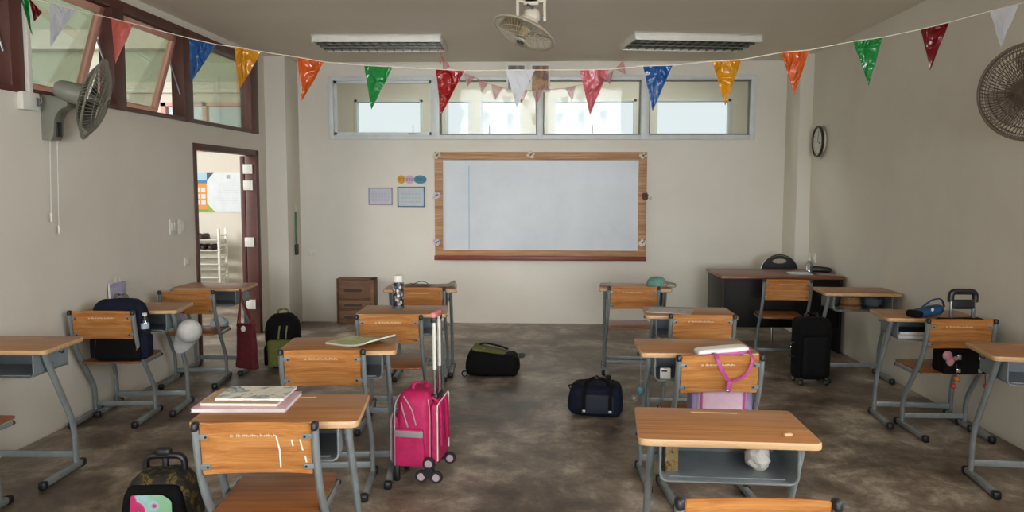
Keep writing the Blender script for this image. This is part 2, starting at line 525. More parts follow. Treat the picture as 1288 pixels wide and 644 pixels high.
g = MB(); g.span((-5.1, OY+.05, 2.06), (-4.0, OY+.056, 2.64), M['glass_clear']); g.build('pane', None, w4)
b = MB(); b.span((-12, OY-.06, 2.8), (-3.2, OY, 2.86), M['white_paint'], .01); struct(b.build('trim_1'))
b = MB(); b.span((-6.2, -4, 4.6), (-3.1, 12.5, 4.75), M['outer_green']); struct(b.build('ceiling_corridor'))
b = MB(); b.span((-3.2, REAR-.2, CEIL+.12), (-3.08, OY+.1, 4.62), M['outer_green']); struct(b.build('wall_upper'))
# room beyond the back windows
b = MB()
BY = 11.6; holes = [(-2.75, -1.75), (-1.42, -1.05), (-.92, -.30), (.15, 1.35), (1.62, 2.7)]
b.span((-3.18, BY, 0), (3.4, BY+.12, 2.1), M['outer']); b.span((-3.18, BY, 2.82), (3.4, BY+.12, 3.8), M['outer'])
xs = [-3.18]+[v for h in holes for v in h]+[3.4]
for i in range(0, len(xs), 2): b.span((xs[i], BY, 2.1), (xs[i+1], BY+.12, 2.82), M['outer'])
b.span((3.3, BACK+.12, 0), (3.42, BY, 3.8), M['outer']); b.span((-3.3, BACK+.25, 0), (-3.18, BY+.12, 3.8), M['outer'])
struct(b.build('wall_beyond'))
b = MB(); b.span((-3.3, BACK+.12, 3.7), (3.42, BY+.12, 3.8), M['outer']); struct(b.build('ceiling_beyond'))
b = MB(); b.span((-3.3, BACK+.2, -.1), (3.42, BY+.12, 0), M['floor']); struct(b.build('floor_beyond'))
for k, (x0, x1) in enumerate(holes):
    b = MB()
    for z in (2.115, 2.805): b.span((x0, BY-.01, z-.018), (x1, BY+.1, z+.018), wf)
    for x in (x0+.018, x1-.018): b.span((x-.018, BY-.01, 2.1), (x+.018, BY+.1, 2.82), wf)
    struct(b.build('window_%d' % (5+k)))
b = MB(); b.span((-40, -40, -.3), (40, 40, -.2), plain('pale_ground', '8f8a7c', .9)); struct(b.build('ground'))

# ------------------------------------------------------------------ desk
ZD = .727; DW = .597; DD = .385
def mirrorx(pts): return [(-x, y, z) for x, y, z in pts]
def make_desk():
    t = thing('student_desk', '', 'desk')
    w, d = DW/2, DD/2; tp = .014
    poly = round_poly([(-w, -d), (w, -d), (w-tp, d), (-w+tp, d)], [.035, .035, .02, .02])
    b = MB(); b.prism(poly, .026, M['top'], Matrix.Translation((0, 0, ZD-.026)), .005, M['edge'])
    top = b.build('tabletop', None, t)
    g = MB()
    g.prism(round_poly([(-.085, .132), (.085, .132), (.085, .142), (-.085, .142)], .0045), .0012, M['edge'], Matrix.Translation((0, 0, ZD)))
    g.build('pencil_groove', None, top)
    # sheet-steel book tray, open towards the pupil
    b = MB()
    outer = round_poly([(-.226, .704), (-.226, .578), (.226, .578), (.226, .704)], [0, .03, .03, 0])
    inner = [(x*.975, z+.005 if z < .65 else z) for x, z in reversed(outer)]
    inner = round_poly([(.2205, .704), (.2205, .5835), (-.2205, .5835), (-.2205, .704)], [0, .026, .026, 0])
    MX = Matrix(((1, 0, 0, 0), (0, 0, 1, -.175), (0, 1, 0, 0), (0, 0, 0, 1)))
    n = len(outer)
    tm = bmesh.new()
    o2 = outer; i2 = list(reversed(inner))
    va = [tm.verts.new((x, -.175, z)) for x, z in o2]; vb = [tm.verts.new((x, -.175, z)) for x, z in i2]
    vc = [tm.verts.new((x, .13, z)) for x, z in o2]; vd = [tm.verts.new((x, .13, z)) for x, z in i2]
    for k in range(n-1):
        tm.faces.new((va[k], va[k+1], vb[k+1], vb[k])); tm.faces.new((vc[k+1], vc[k], vd[k], vd[k+1]))
        tm.faces.new((va[k], vc[k], vc[k+1], va[k+1])); tm.faces.new((vb[k+1], vd[k+1], vd[k], vb[k]))
    bmesh.ops.recalc_face_normals(tm, faces=tm.faces)
    b.add(tm, M['tray'])
    b.box((0, .132, .641), (.448, .004, .126), M['tray'])
    b.box((0, -.14, .585), (.38, .006, .004), M['tray'], .0015)
    tr = b.build('book_tray', None, t)
    rim = MB(); rp = [(x*.995, -.176, z+.002) for x, z in outer]
    rim.tube(rp, .0035, M['steel'], 6, ref=(0, 1, 0)); rim.build('tray_rim', None, tr)
    for sx in (-1, 1):
        b = MB(); x = sx*.247
        b.tube(fillet([(x, -.115, .70), (x, -.10, .66), (x, .12, .25), (x, .125, .03)], .09, 6), .0135, M['steel'], 12, ref=(1, 0, 0), r2=.021)
        b.box((sx*.24, -.06, .63), (.03, .03, .012), M['steel'], .002)
        b.box((x, -.06, .698), (.02, .14, .006), M['steel'], .001)
        leg = b.build('leg', None, t)
        f = MB(); f.box((x, 0, .0245), (.034, .34, .035), M['steel'], .01); ft = f.build('foot_rail', None, t)
        for yy in (-.178, .178):
            e = MB(); e.soft((x, yy, .0215), (.042, .04, .043), .012, M['black'], 4); e.build('end_cap', None, ft)
        k = MB(); k.tube([(sx*.268, -.02, .685), (sx*.285, -.02, .68), (sx*.292, -.02, .692)], .005, M['black'], 6); k.build('bag_hook', None, t)
    b = MB(); b.box((0, .122, .085), (.50, .018, .036), M['steel'], .004); b.build('crossbar', None, t)
    return t

# ------------------------------------------------------------------ chair
ZC = .75
def make_chair():
    t = thing('student_chair', '', 'chair')
    prof = [(0, ZC-.01), (.018, .62), (.065, .49), (.215, .285), (.283, .19), (.288, .03)]
    for sx in (-1, 1):
        x = sx*.2
        b = MB(); b.tube(fillet([(x, y, z) for y, z in prof], .07, 6), .0125, M['steel'], 12, ref=(1, 0, 0), r2=.020)
        lg = b.build('leg', None, t)
        c = MB(); c.soft((x, -.002, ZC-.006), (.024, .038, .034), .01, M['black'], 4, rot=(-.14, 0, 0)); c.build('tube_cap', None, lg)
        f = MB(); f.box((x, .16, .0245), (.032, .37, .035), M['steel'], .01); ft = f.build('foot_rail', None, t)
        for yy in (-.035, .355):
            e = MB(); e.soft((x, yy, .0215), (.04, .04, .043), .012, M['black'], 4); e.build('end_cap', None, ft)
        s = MB(); s.tube(fillet([(x, .10, .43), (x*.97, .17, .385), (x*.97, .43, .385)], .03), .008, M['steel'], 8, r2=.012)
        s.ball((x*.97, .425, .385), .014, M['black'], 1); s.build('seat_support', None, t)
    bk = MB()
    T = Matrix.Translation((0, 0, ZC+.004)) @ Matrix.Rotation(.135, 4, 'X')
    t2 = bmesh.new(); nx = 12
    def by(x): return .012*(x/.185)**2*-1 + .010
    ring = []
    pts = round_poly([(-.186, -.185), (.186, -.185), (.186, 0), (-.186, 0)], .012, 3)
    vf = [t2.verts.new((x, by(x)-.006, z)) for x, z in pts]; vb = [t2.verts.new((x, by(x)+.006, z)) for x, z in pts]
    t2.free()
    bk.M = T
    gx = [-.186+.372*i/nx for i in range(nx+1)]
    t2 = bmesh.new()
    F = [[t2.verts.new((x, by(x)-.006, z)) for z in (-.185, 0)] for x in gx]
    B = [[t2.verts.new((x, by(x)+.006, z)) for z in (-.185, 0)] for x in gx]
    for i in range(nx):
        t2.faces.new((F[i][0], F[i+1][0], F[i+1][1], F[i][1])); t2.faces.new((B[i+1][0], B[i][0], B[i][1], B[i+1][1]))
        t2.faces.new((F[i][1], F[i+1][1], B[i+1][1], B[i][1])); t2.faces.new((F[i+1][0], F[i][0], B[i][0], B[i+1][0]))
    for i in (0, nx): t2.faces.new((F[i][0], F[i][1], B[i][1], B[i][0]))
    bmesh.ops.recalc_face_normals(t2, faces=t2.faces)
    es = [e for e in t2.edges if e.calc_face_angle(0) > 1.2]
    bmesh.ops.bevel(t2, geom=es, offset=.003, segments=2, affect='EDGES')
    bk.add(t2, M['back'])
    bo = bk.build('backrest', None, t)
    wt = MB(); wt.M = T; rnd = random.Random(3); x = -.085
    while x < .075:
        wdt = rnd.uniform(.003, .0075); hh = rnd.uniform(.007, .013)
        wt.box((x, by(x)-.0064, -.052+hh/2), (wdt, .0008, hh*.35), M['faint'])
        wt.box((x-wdt*.4, by(x)-.0064, -.052+hh/2), (.0014, .0008, hh), M['faint'])
        x += wdt+.0022+(.006 if rnd.random() < .12 else 0)
    wt.build('printed_lettering', None, bo)
    for sx in (-1, 1):
        for z in (-.045, -.155):
            p = MB(); p.M = T; p.box((sx*.175, -.009, z), (.034, .004, .02), M['steel'], .0015)
            p.ball((sx*.166, -.012, z), .005, M['black'], 1); p.build('bracket', None, t)
    b = MB()
    poly = round_poly([(-.185, .075), (.185, .075), (.185, .475), (-.185, .475)], [.02, .02, .03, .03])
    b.prism(poly, .012, M['seat'], Matrix.Translation((0, 0, .396)), .003, M['seat'])
    b.build('seat', None, t)
    b = MB(); b.box((0, .288, .075), (.39, .016, .034), M['steel'], .004); b.build('crossbar', None, t)
    return t
m, nt, bb = new_mat('faint_print')
bb.inputs['Base Color'].default_value = lin('d8c8ac'); bb.inputs['Roughness'].default_value = .6
M['faint'] = m

R = math.radians
desk_spots = [  # x, y of the front edge middle, rotation, label
 ('right_front', .619, 2.54, -2.6, 'wooden student desk with a crumpled paper ball in its open steel tray'),
 ('right_second', .797, 3.924, 1.2, 'wooden student desk whose chair carries the pink bag with a hanging strap'),
 ('right_third', .97, 5.085, -2.4, 'wooden student desk with a thin magazine lying over its corner, nearest the teacher desk'),
 ('right_back', .767, 6.44, -3.5, 'wooden student desk with a teal cloth cap on it, before the whiteboard'),
 ('centre_front', -.942, 2.68, 4.2, 'wooden student desk carrying the stack of pink and tan folders'),
 ('centre_second', -1.03, 3.883, 6.5, 'wooden student desk with the green magazine lying on it'),
 ('centre_third', -.917, 5.06, 3.2, 'wooden student desk with the tall patterned thermos standing on it'),
 ('centre_back', -.986, 6.295, 3.5, 'wooden student desk with loose papers on it, nearest the brown drawer box'),
 ('wall_left_front', -2.795, 3.819, 1.4, 'empty wooden student desk at the left wall in front of the navy backpack chair'),
 ('wall_left_second', -2.735, 5.106, 5.5, 'wooden student desk at the left wall with a white cap hanging from it'),
 ('wall_left_back', -2.722, 6.288, 1, 'wooden student desk in front of the doorway with a red tote hanging from it'),
 ('wall_right_back', 2.535, 6.264, -2, 'wooden student desk with a straw hat in its tray, in front of the teacher desk'),
 ('wall_right_second', 2.50, 5.05, -4, 'wooden student desk with books in its tray and a pen lying on top'),
 ('wall_right_front', 2.525, 3.888, -6, 'empty wooden student desk at the right wall cut off by the edge of the photo'),
]
D = {}
proto = make_desk()
for i, (k, x, y, a, lab) in enumerate(desk_spots):
    o = proto if i == 0 else dup(proto)
    cx = x-math.sin(R(a))*DD/2; cy = y+math.cos(R(a))*DD/2
    o.location = (cx, cy, 0); o.rotation_euler = (0, 0, R(a))
    tag(o, lab, 'desk', 'student desks'); D[k] = o
chair_spots = [
 ('centre_front', -.965, 2.575, 4, 'wooden student chair with white scratches on its backrest at the folder desk'),
 ('centre_second', -1.073, 3.774, 4.5, 'wooden student chair pushed up to the desk with the green magazine'),
 ('centre_third', -.948, 4.823, 2, 'wooden student chair behind the pink trolley bag handle at the thermos desk'),
 ('centre_back', -.974, 6.20, 2, 'wooden student chair at the desk with loose papers by the brown drawer box'),
 ('right_front', .556, 1.983, 1, 'wooden student chair showing only its backrest top at the bottom of the photo'),
 ('right_second', .851, 3.736, 4, 'wooden student chair with a pink strap hanging over its backrest'),
 ('right_third', 1.013, 4.96, 0, 'wooden student chair at the desk with the thin magazine, beyond the pink bag chair'),
 ('right_back', .741, 6.34, 1, 'wooden student chair at the desk with the teal cap, before the whiteboard'),
 ('wall_left_front', -2.805, 3.30, 0, 'wooden student chair cut off by the bottom left edge of the photo'),
 ('wall_left_second', -2.815, 4.90, 4, 'wooden student chair holding the navy backpack behind its backrest'),
 ('wall_left_back', -2.715, 5.896, 6, 'wooden student chair with a tissue pack on its seat by the doorway'),
 ('teacher', 2.142, 6.923, -4, 'wooden student chair standing before the dark teacher desk front'),
 ('wall_right_second', 2.555, 4.855, 0, 'wooden student chair holding the black trolley bag with a pink plush charm'),
]
CH = {}
cproto = make_chair()
for i, (k, x, y, a, lab) in enumerate(chair_spots):
    o = cproto if i == 0 else dup(cproto)
    o.location = (x, y, 0); o.rotation_euler = (0, 0, R(a))
    tag(o, lab, 'chair', 'student chairs'); CH[k] = o
# scratches on the nearest backrest
wp = plain('white_scratch', 'e0dcd6', .6)
bk0 = [c for c in kids(CH['centre_front']) if c.name.startswith('backrest')][0]
def scr(pts):
    s = MB(); s.M = Matrix.Translation((0, 0, ZC+.004)) @ Matrix.Rotation(.135, 4, 'X')
    s.strip([(x, -.012*(x/.185)**2+.010-.0066, z) for x, z in pts], .005, .001, wp)
    s.build('scratch_mark', None, bk0, 'white scratch')
scr([(.067, -.05), (.076, -.098), (.077, -.165)]); scr([(.119, -.06), (.123, -.083)]); scr([(.148, -.058), (.156, -.098)]); scr([(.163, -.118), (.167, -.141)])

def desk_pt(k, x, y, z=ZD):
    return D[k].matrix_basis @ Vector((x, y, z))
def chair_pt(k, x, y, z=0):
    return CH[k].matrix_basis @ Vector((x, y, z))

# ------------------------------------------------------------------ papers and books
def slab_book(name, label, cat, loc, rz, w, d, h, cover, pages, pattern=None, group=None, curl=0.0):
    t = thing(name, label, cat, loc, rz, group)
    def grid(z0, z1, ww, dd, mat, nm):
        b = MB(); tm = bmesh.new(); n = 10
        def zz(u): return curl*max(0, u-.45)**2*4
        top = [[tm.verts.new((ww*(i/n-.5), dd*(j-.5), z1+zz(i/n))) for j in (0, 1)] for i in range(n+1)]
        bot = [[tm.verts.new((ww*(i/n-.5), dd*(j-.5), z0+zz(i/n))) for j in (0, 1)] for i in range(n+1)]
        for i in range(n):
            tm.faces.new((top[i][0], top[i+1][0], top[i+1][1], top[i][1])); tm.faces.new((bot[i+1][0], bot[i][0], bot[i][1], bot[i+1][1]))
            tm.faces.new((bot[i][0], bot[i+1][0], top[i+1][0], top[i][0])); tm.faces.new((top[i][1], top[i+1][1], bot[i+1][1], bot[i][1]))
        for i in (0, n): tm.faces.new((top[i][0], top[i][1], bot[i][1], bot[i][0]))
        bmesh.ops.recalc_face_normals(tm, faces=tm.faces)
        b.add(tm, mat); return b.build(nm, None, t)
    grid(.001, h-.0012, w*.985, d*.98, pages, 'pages')
    grid(h-.0012, h, w, d, cover, 'front_cover')
    grid(0, .001, w, d, cover, 'back_cover')
    return t
def cover_mat(name, stops, scale=12, rough=.35):
    return mottled(name, stops, scale, rough, 0, 0, detail=3, dist=.8)
pg = plain('page_edges', 'd6d4d0', .8, 0, .08)
c = D['centre_front'].matrix_basis
def on_desk(k, px, py, z=ZD):
    return (px, py, z)
fold_pink = cover_mat('pink_folder', [(.35, 'caa0a8'), (.65, 'd8b6bc')], 5)
slab_book('folder', 'pink and white plastic folder at the bottom of the stack on the front desk', 'folder', (-1.115, 2.915, ZD), R(3), .345, .25, .014, fold_pink, pg, group='folders on the front desk')
slab_book('folder', 'tan card folder in the middle of the stack on the front desk', 'folder', (-1.12, 2.93, ZD+.014), R(1), .29, .22, .012, cover_mat('tan_card', [(.3, 'a98c68'), (.7, 'b99c78')], 5, .7), pg, group='folders on the front desk')
slab_book('magazine', 'pale magazine with a picture cover on top of the folder stack', 'magazine', (-1.095, 2.95, ZD+.026), R(2), .26, .185, .009, cover_mat('picture_cover', [(.3, '6f8a9a'), (.40, 'd2cfc4'), (.52, 'dcd7c8'), (.57, '5f6848'), (.63, 'a8b8c2')], 11), pg)
slab_book('magazine', 'green and white curled magazine on the second desk', 'magazine', (-.955, 4.09, ZD), R(-27), .30, .215, .010, cover_mat('green_cover', [(.3, 'b9bf92'), (.48, '92a052'), (.55, 'a5ae6c'), (.7, 'c9c9b0')], 8), pg, curl=.03)
slab_book('magazine', 'thin grey magazine on the desk beside the teacher desk', 'magazine', (.86, 5.27, ZD), R(-18), .29, .20, .006, cover_mat('grey_cover', [(.3, '8a8f94'), (.5, 'b2b2aa'), (.7, 'a48a70')], 8), pg)
# loose sheets on the back desk
def sheet(name, label, loc, rz, w, d, mat, amp=.006, fold=None, cat='paper', group=None):
    b = MB(); tm = bmesh.new(); n = 8
    g = [[None]*(n+1) for _ in range(n+1)]
    for i in range(n+1):
        for j in range(n+1):
            x, y = w*(i/n-.5), d*(j/n-.5)
            z = .0016+amp*(1+noise.noise(Vector((x*9+loc[0], y*9, loc[1]))))
            if i in (2, 6) and amp < .004: z = .0016
            if fold and i/n > fold[0]: z += (i/n-fold[0])*w*fold[1]
            g[i][j] = tm.verts.new((x, y, z))
    for i in range(n):
        for j in range(n): tm.faces.new((g[i][j], g[i+1][j], g[i+1][j+1], g[i][j+1]))
    r = bmesh.ops.solidify(tm, geom=tm.faces[:], thickness=.0008)
    b.add(tm, mat)
    o = b.build(name); o.location = loc; o.rotation_euler = (0, 0, rz)
    return tag(o, label, cat, group)
sheet('paper_sheet', 'white paper sheet curling at the right end of the desk by the drawer box', desk_pt('centre_back', .20, .02), R(10), .16, .22, M['paper'], .006, (.6, .5))
sheet('paper_sheet', 'pale grey sheet lying in the middle of the desk by the drawer box', desk_pt('centre_back', -.03, .05), R(-12), .2, .17, plain('grey_sheet', '8f9294', .5), .007)
sheet('paper_sheet', 'small white paper on the left end of the desk with the teal cap', desk_pt('right_back', -.24, -.03), R(5), .09, .12, M['paper'], .008, (.5, .5))
# pair of folded wire spectacles-like cable loop on the grey sheet
b = MB(); b.tube(fillet([(-.06, -.02, .004), (.0, .03, .03), (.05, .0, .035), (.09, .02, .01), (.02, .05, .004)], .03), .003, M['black'], 6)
o = b.build('cable_loop'); o.location = desk_pt('centre_back', -.03, .02, ZD+.006); tag(o, 'thin dark wire loop lying on the desk by the drawer box', 'wire')

# thermos
p = desk_pt('centre_third', -.045, .05)
t = thing('thermos', 'tall patterned thermos with a white cap standing on the third desk', 'thermos', p)
m, nt, bb = new_mat('sticker_pattern')
tc = nt.nodes.new('ShaderNodeTexCoord'); vo = nt.nodes.new('ShaderNodeTexVoronoi'); vo.inputs['Scale'].default_value = 42
nt.links.new(tc.outputs['Object'], vo.inputs['Vector'])
nt.links.new(ramp(nt, vo.outputs['Distance'], [(.0, 'd8cfc4'), (.32, 'b98f6a'), (.42, '4f6f80'), (.55, '17161c')]), bb.inputs['Base Color'])
bb.inputs['Roughness'].default_value = .3
b = MB(); b.lathe([(.034, 0), (.038, .004), (.038, .178), (.036, .182)], m, 28); b.build('body', None, t)
b = MB(); b.lathe([(.0385, .0), (.0395, .002), (.0395, .018)], plain('teal_base', '3f6470', .4), 28); b.build('base_ring', None, t)
b = MB(); b.lathe([(.036, .182), (.0375, .184), (.0375, .222), (.034, .228), (.0, .228)], M['white_paint'], 28); b.build('cap', None, t)

# paper ball and carton in the right front tray
b = MB(); tm = bmesh.new(); bmesh.ops.create_icosphere(tm, subdivisions=3, radius=.043)
for v in tm.verts:
    q = v.co*38
    v.co *= 1+.32*noise.noise(q)+.12*noise.noise(q*2.3)
b.add(tm, M['paper']); o = b.build('paper_ball', smooth=15)
o.location = desk_pt('right_front', .125, -.04, .5835+.044); tag(o, 'crumpled white paper ball inside the tray of the front desk', 'paper')
t = thing('juice_carton', 'small patterned drink carton inside the tray of the front desk', 'carton', desk_pt('right_front', -.18, -.08, .5835), R(10))
b = MB(); b.box((0, 0, .045), (.045, .035, .09), cover_mat('carton_print', [(.35, '3f3b28'), (.5, '9a7a48'), (.6, '6b7a68'), (.7, 'a9a694')], 40), .002); b.build('body', None, t)
b = MB(); b.tube([(.012, .005, .088), (.012, .005, .1)], .0025, M['paper'], 6); b.build('straw', None, t)
# eraser
b = MB(); b.box((0, 0, .005), (.03, .012, .01), M['edge'], .003); o = b.build('eraser'); o.location = desk_pt('right_front', .20, -.12); o.rotation_euler = (0, 0, R(20)); tag(o, 'tiny pale eraser crumb on the front right desktop', 'eraser')
# second desk tray: white card box
t = thing('card_box', 'little white printed box inside the tray behind the pink bag', 'box', desk_pt('right_second', -.165, -.13, .5835), R(-6))
b = MB(); b.box((0, 0, .027), (.052, .03, .054), M['paper'], .002); b.build('body', None, t)
b = MB(); b.box((-.005, -.0155, .04), (.028, .0008, .008), M['black']); b.build('printed_mark', None, t)
# blue toy keyring hanging on the second right desk
t = thing('keyring_charm', 'small blue and clear charm hanging at the left leg of the second right desk', 'charm', desk_pt('right_second', -.285, -.10, .50))
b = MB(); b.tube([(0, 0, .19), (.0, 0, .03)], .0015, M['zinc'], 5); b.build('chain', None, t)
b = MB(); b.ball((0, 0, .01), .022, plain('blue_charm', '4f7486', .3), 2, (1, .7, 1.2)); b.ball((-.03, 0, -.03), .02, M['bottle_clear'], 2); b.build('figure', None, t)

# ------------------------------------------------------------------ tray contents on the right wall desks
t = thing('straw_hat', 'round tan straw hat inside the tray of the desk by the teacher desk', 'hat', desk_pt('wall_right_back', -.06, -.06, .5835))
straw = mottled('straw', [(.3, '7a5a38'), (.7, '98754a')], 60, .8, 0, .3, 200)
b = MB(); b.lathe([(.085, .0), (.09, .004), (.078, .075), (.066, .098), (.0, .102)], straw, 28); b.build('crown', None, t)
b = MB(); b.lathe([(.086, .028), (.0875, .028), (.086, .045), (.084, .045)], plain('hat_band', '5a3a28', .7), 28); b.build('band', None, t)
t = thing('blue_bowl', 'shiny grey blue bowl inside the tray beside the straw hat', 'bowl', desk_pt('wall_right_back', .115, -.05, .5835))
b = MB(); b.lathe([(.03, 0), (.035, .004), (.068, .035), (.075, .085), (.072, .085), (.06, .036), (.0, .01)], plain('bluegrey_plastic', '55636f', .25), 28); b.build('bowl', None, t)
b = MB(); b.soft((0, 0, .01), (.05, .07, .02), .008, plain('green_pack', '3c5a2c', .6), 4); o = b.build('green_pouch'); o.location = desk_pt('wall_right_back', -.18, -.06, .5835); tag(o, 'small green pouch inside the tray left of the straw hat', 'pouch')
for i, (col, hh, lab) in enumerate((('41444a', .018, 'dark exercise book at the bottom of the tray pile under the blue case'), ('b6a0b4', .008, 'pink edged exercise book in the middle of the tray pile under the blue case'), ('2c2c36', .02, 'dark exercise book at the top of the tray pile under the blue case'))):
    z0 = .5835+sum((.018, .008, .02)[:i])
    slab_book('exercise_book', lab, 'book', desk_pt('wall_right_second', -.07, -.03, z0), D['wall_right_second'].rotation_euler.z+R((2, -3, 4)[i]), .27, .19, hh, plain('book_%d' % i, col, .4), pg, group='books in the right wall tray')
b = MB(); b.tube([(-.05, 0, .005), (.05, .012, .005)], .0045, M['black'], 8); o = b.build('pen'); o.location = desk_pt('wall_right_second', .02, .03); tag(o, 'black pen lying on the desk by the blue case', 'pen')

# ------------------------------------------------------------------ bags
def wheel(mb, c, r, w, axis, mat, hub):
    T = frameM(c, axis, (0.3, .5, 1))
    mb.lathe([(r*.55, -w/2), (r*.92, -w/2), (r, -w*.3), (r, w*.3), (r*.92, w/2), (r*.55, w/2)], mat, 18, T)
    mb.lathe([(.0, -w*.56), (r*.6, -w*.54), (r*.6, w*.54), (.0, w*.56)], hub, 14, T)

# pink trolley bag (front towards -X, trolley frame towards +X)
t = thing('trolley_bag', 'hot pink trolley school bag with long silver handle in the aisle', 'trolley bag', (-.645, 4.12, 0), R(-7))
pk = M['fabric_pink']
def taper(u, p):
    k = 1-.14*max(0, u.z)**2; return Vector((p.x*k, p.y*k, p.z))
b = MB(); b.soft((-.005, 0, .285), (.20, .27, .40), .05, pk, 12, taper, wob=.006, seed=1); body = b.build('body', None, t)
b = MB(); b.soft((-.108, 0, .22), (.04, .235, .27), .022, pk, 8, None, wob=.005, seed=3); fp = b.build('front_pocket', None, t)
b = MB(); b.tube(fillet([(-.13, -.11, .12), (-.128, -.11, .36), (-.128, .11, .36), (-.13, .11, .12)], .04), .004, M['grey_piping'], 6); b.build('zip', None, fp)
b = MB(); b.soft((-.02, -.135, .20), (.155, .03, .20), .014, pk, 6, None, wob=.004, seed=4); sp = b.build('side_pocket', None, t)
b = MB(); b.box((-.02, -.151, .275), (.15, .004, .034), plain('reflective_strip', '9b8f92', .35), .001); b.build('reflective_strip', None, sp)
b = MB()
b.tube([(-.065, -.134, .435), (-.055, -.142, .40), (-.028, -.143, .31)], .0035, M['grey_piping'], 6)
b.tube([(.015, -.140, .32), (-.005, -.141, .40), (-.055, -.120, .466)], .0035, M['grey_piping'], 6)
b.tube(fillet([(-.1, -.138, .1), (-.1, -.136, .42), (-.085, -.11, .465), (-.085, .11, .465)], .03), .003, M['grey_piping'], 6)
b.tube(fillet([(.088, -.136, .1), (.088, -.135, .40), (.075, -.12, .455)], .03), .003, M['grey_piping'], 6)
b.build('side_zip', None, body)
b = MB(); b.soft((.107, -.0, .27), (.035, .25, .32), .012, pk, 6, None, wob=.003, seed=6); bp = b.build('back_panel', None, t)
b = MB(); b.tube(fillet([(.125, -.12, .13), (.125, -.125, .425), (.125, .12, .445), (.125, .122, .13)], .02), .0035, M['paper'], 6); b.build('piping', None, bp)
b = MB(); b.tube(fillet([(-.03, -.03, .475), (-.03, -.03, .515), (.03, .02, .515), (.03, .02, .475)], .025), .011, pk, 8, r2=.006); b.build('grab_handle', None, t)
for sy in (-1, 1):
    b = MB(); b.strip(fillet([(.085, sy*.05, .455), (.13, sy*.055, .42), (.135, sy*.06, .2)], .05), .045, .012, pk, (0, 1, 0)); b.build('shoulder_strap', None, t)
tf = MB()
for y in (-.055, .045):
    tf.tube([(.098, y, .10), (.092, y, .88)], .0095, M['white_paint'], 8)
    tf.tube([(.098, y, .10), (.0935, y, .60)], .012, M['chrome'], 8)
tf.box((.097, -.005, .45), (.03, .13, .04), M['black'], .006)
h = tf.build('telescopic_handle', None, t)
b = MB(); b.soft((.091, -.005, .885), (.034, .14, .034), .014, plain('grip_pink', 'd07f7c', .6), 6); b.box((.092, -.062, .862), (.028, .028, .026), M['black'], .004); b.box((.092, .052, .862), (.028, .028, .026), M['black'], .004); b.build('grip', None, h)
wh_r = plain('wheel_tyre', '2a1a20', .6); wh_h = plain('wheel_hub', 'b8a6ac', .5)
for y in (-.15, .15):
    b = MB(); c0 = Vector((.085, y, .079))
    for k in range(3):
        a = PI/2+k*2*PI/3
        wheel(b, c0+Vector((.046*math.cos(a), 0, .046*math.sin(a)*1.0)), .033, .022, (0, 1, 0), wh_r, wh_h)
    b.tube([c0+Vector((0, -.014, 0)), c0+Vector((0, .014, 0))], .03, M['black'], 12); b.build('stair_wheel', None, t)
b = MB(); b.tube([(.085, -.15, .079), (.085, .15, .079)], .007, M['black'], 8); b.build('axle', None, t)
for y in (-.09, .09):
    b = MB(); b.box((-.105, y, .045), (.03, .03, .09), M['black'], .008); b.build('foot', None, t)

# navy backpack on the chair at the left wall
def backpack(name, label, loc, rz, w, d, h, main, pocket, accent, strap=True, bottle=None, piping=None, grp=None):
    t = thing(name, label, 'backpack', loc, rz, grp)
    def tp(u, p):
        k = 1-.16*max(0, u.z)**2.5; q = 1-.35*max(0, u.z)**2
        return Vector((p.x*k, p.y*q, p.z))
    b = MB(); b.soft((0, 0, h/2), (w, d, h), min(w, d)*.42, main, 12, tp, wob=.008, seed=len(label)); b.build('body', None, t)
    b = MB(); b.soft((0, -d*.48, h*.30), (w*.82, d*.34, h*.5), .03, pocket, 8, None, wob=.006, seed=5); pk_ = b.build('front_pocket', None, t)
    b = MB(); b.tube(fillet([(-w*.36, -d*.60, h*.2), (-w*.36, -d*.60, h*.52), (w*.36, -d*.60, h*.52), (w*.36, -d*.60, h*.2)], .03), .0035, accent, 6); b.build('zip', None, pk_)
    b = MB(); b.tube(fillet([(-.045, d*.12, h*.96), (-.04, d*.12, h*1.06), (.04, d*.12, h*1.06), (.045, d*.12, h*.96)], .03), .009, accent, 8, r2=.004); b.build('grab_handle', None, t)
    for sx in (-1, 1):
        b = MB(); b.soft((sx*w*.47, -.0, h*.24), (w*.12, d*.7, h*.36), .015, main, 5); b.build('side_pocket', None, t)
        if strap:
            b = MB(); b.strip(fillet([(sx*w*.25, d*.40, h*.9), (sx*w*.3, d*.62, h*.6), (sx*w*.33, d*.45, h*.12)], .15), .055, .014, main, (1, 0, 0)); b.build('shoulder_strap', None, t)
    if piping:
        for x in piping:
            b = MB(); b.strip([(x, -d*.52, h*.56), (x+.004, -d*.505, h*.68), (x+.012, -d*.46, h*.80)], .012, .004, accent); b.build('stripe', None, t)
    return t
olive = plain('olive_trim', '6a6a30', .6)
p = chair_pt('wall_left_second', .045, .125, .408)
bp1 = backpack('backpack', 'navy backpack sitting on the chair at the left wall', p+Vector((.02, 0, 0)), R(4), .36, .135, .41, M['fabric_navy'], M['fabric_black'], plain('khaki_trim', '5f5c3c', .7), strap=False)
t = thing('water_bottle', 'clear plastic water bottle in the side of the navy backpack', 'bottle', p+Vector((.195, -.03, .18)))
b = MB(); b.lathe([(.022, 0), (.026, .006), (.026, .085), (.013, .115), (.012, .125)], M['bottle_clear'], 18); b.build('body', None, t)
b = MB(); b.lathe([(.0265, .04), (.027, .042), (.027, .075), (.0265, .077)], plain('bottle_label', 'a9b6c6', .5), 18); b.build('sleeve', None, t)
b = MB(); b.lathe([(.014, .124), (.0145, .125), (.0145, .142), (.0, .143)], M['paper'], 14); b.build('cap', None, t)
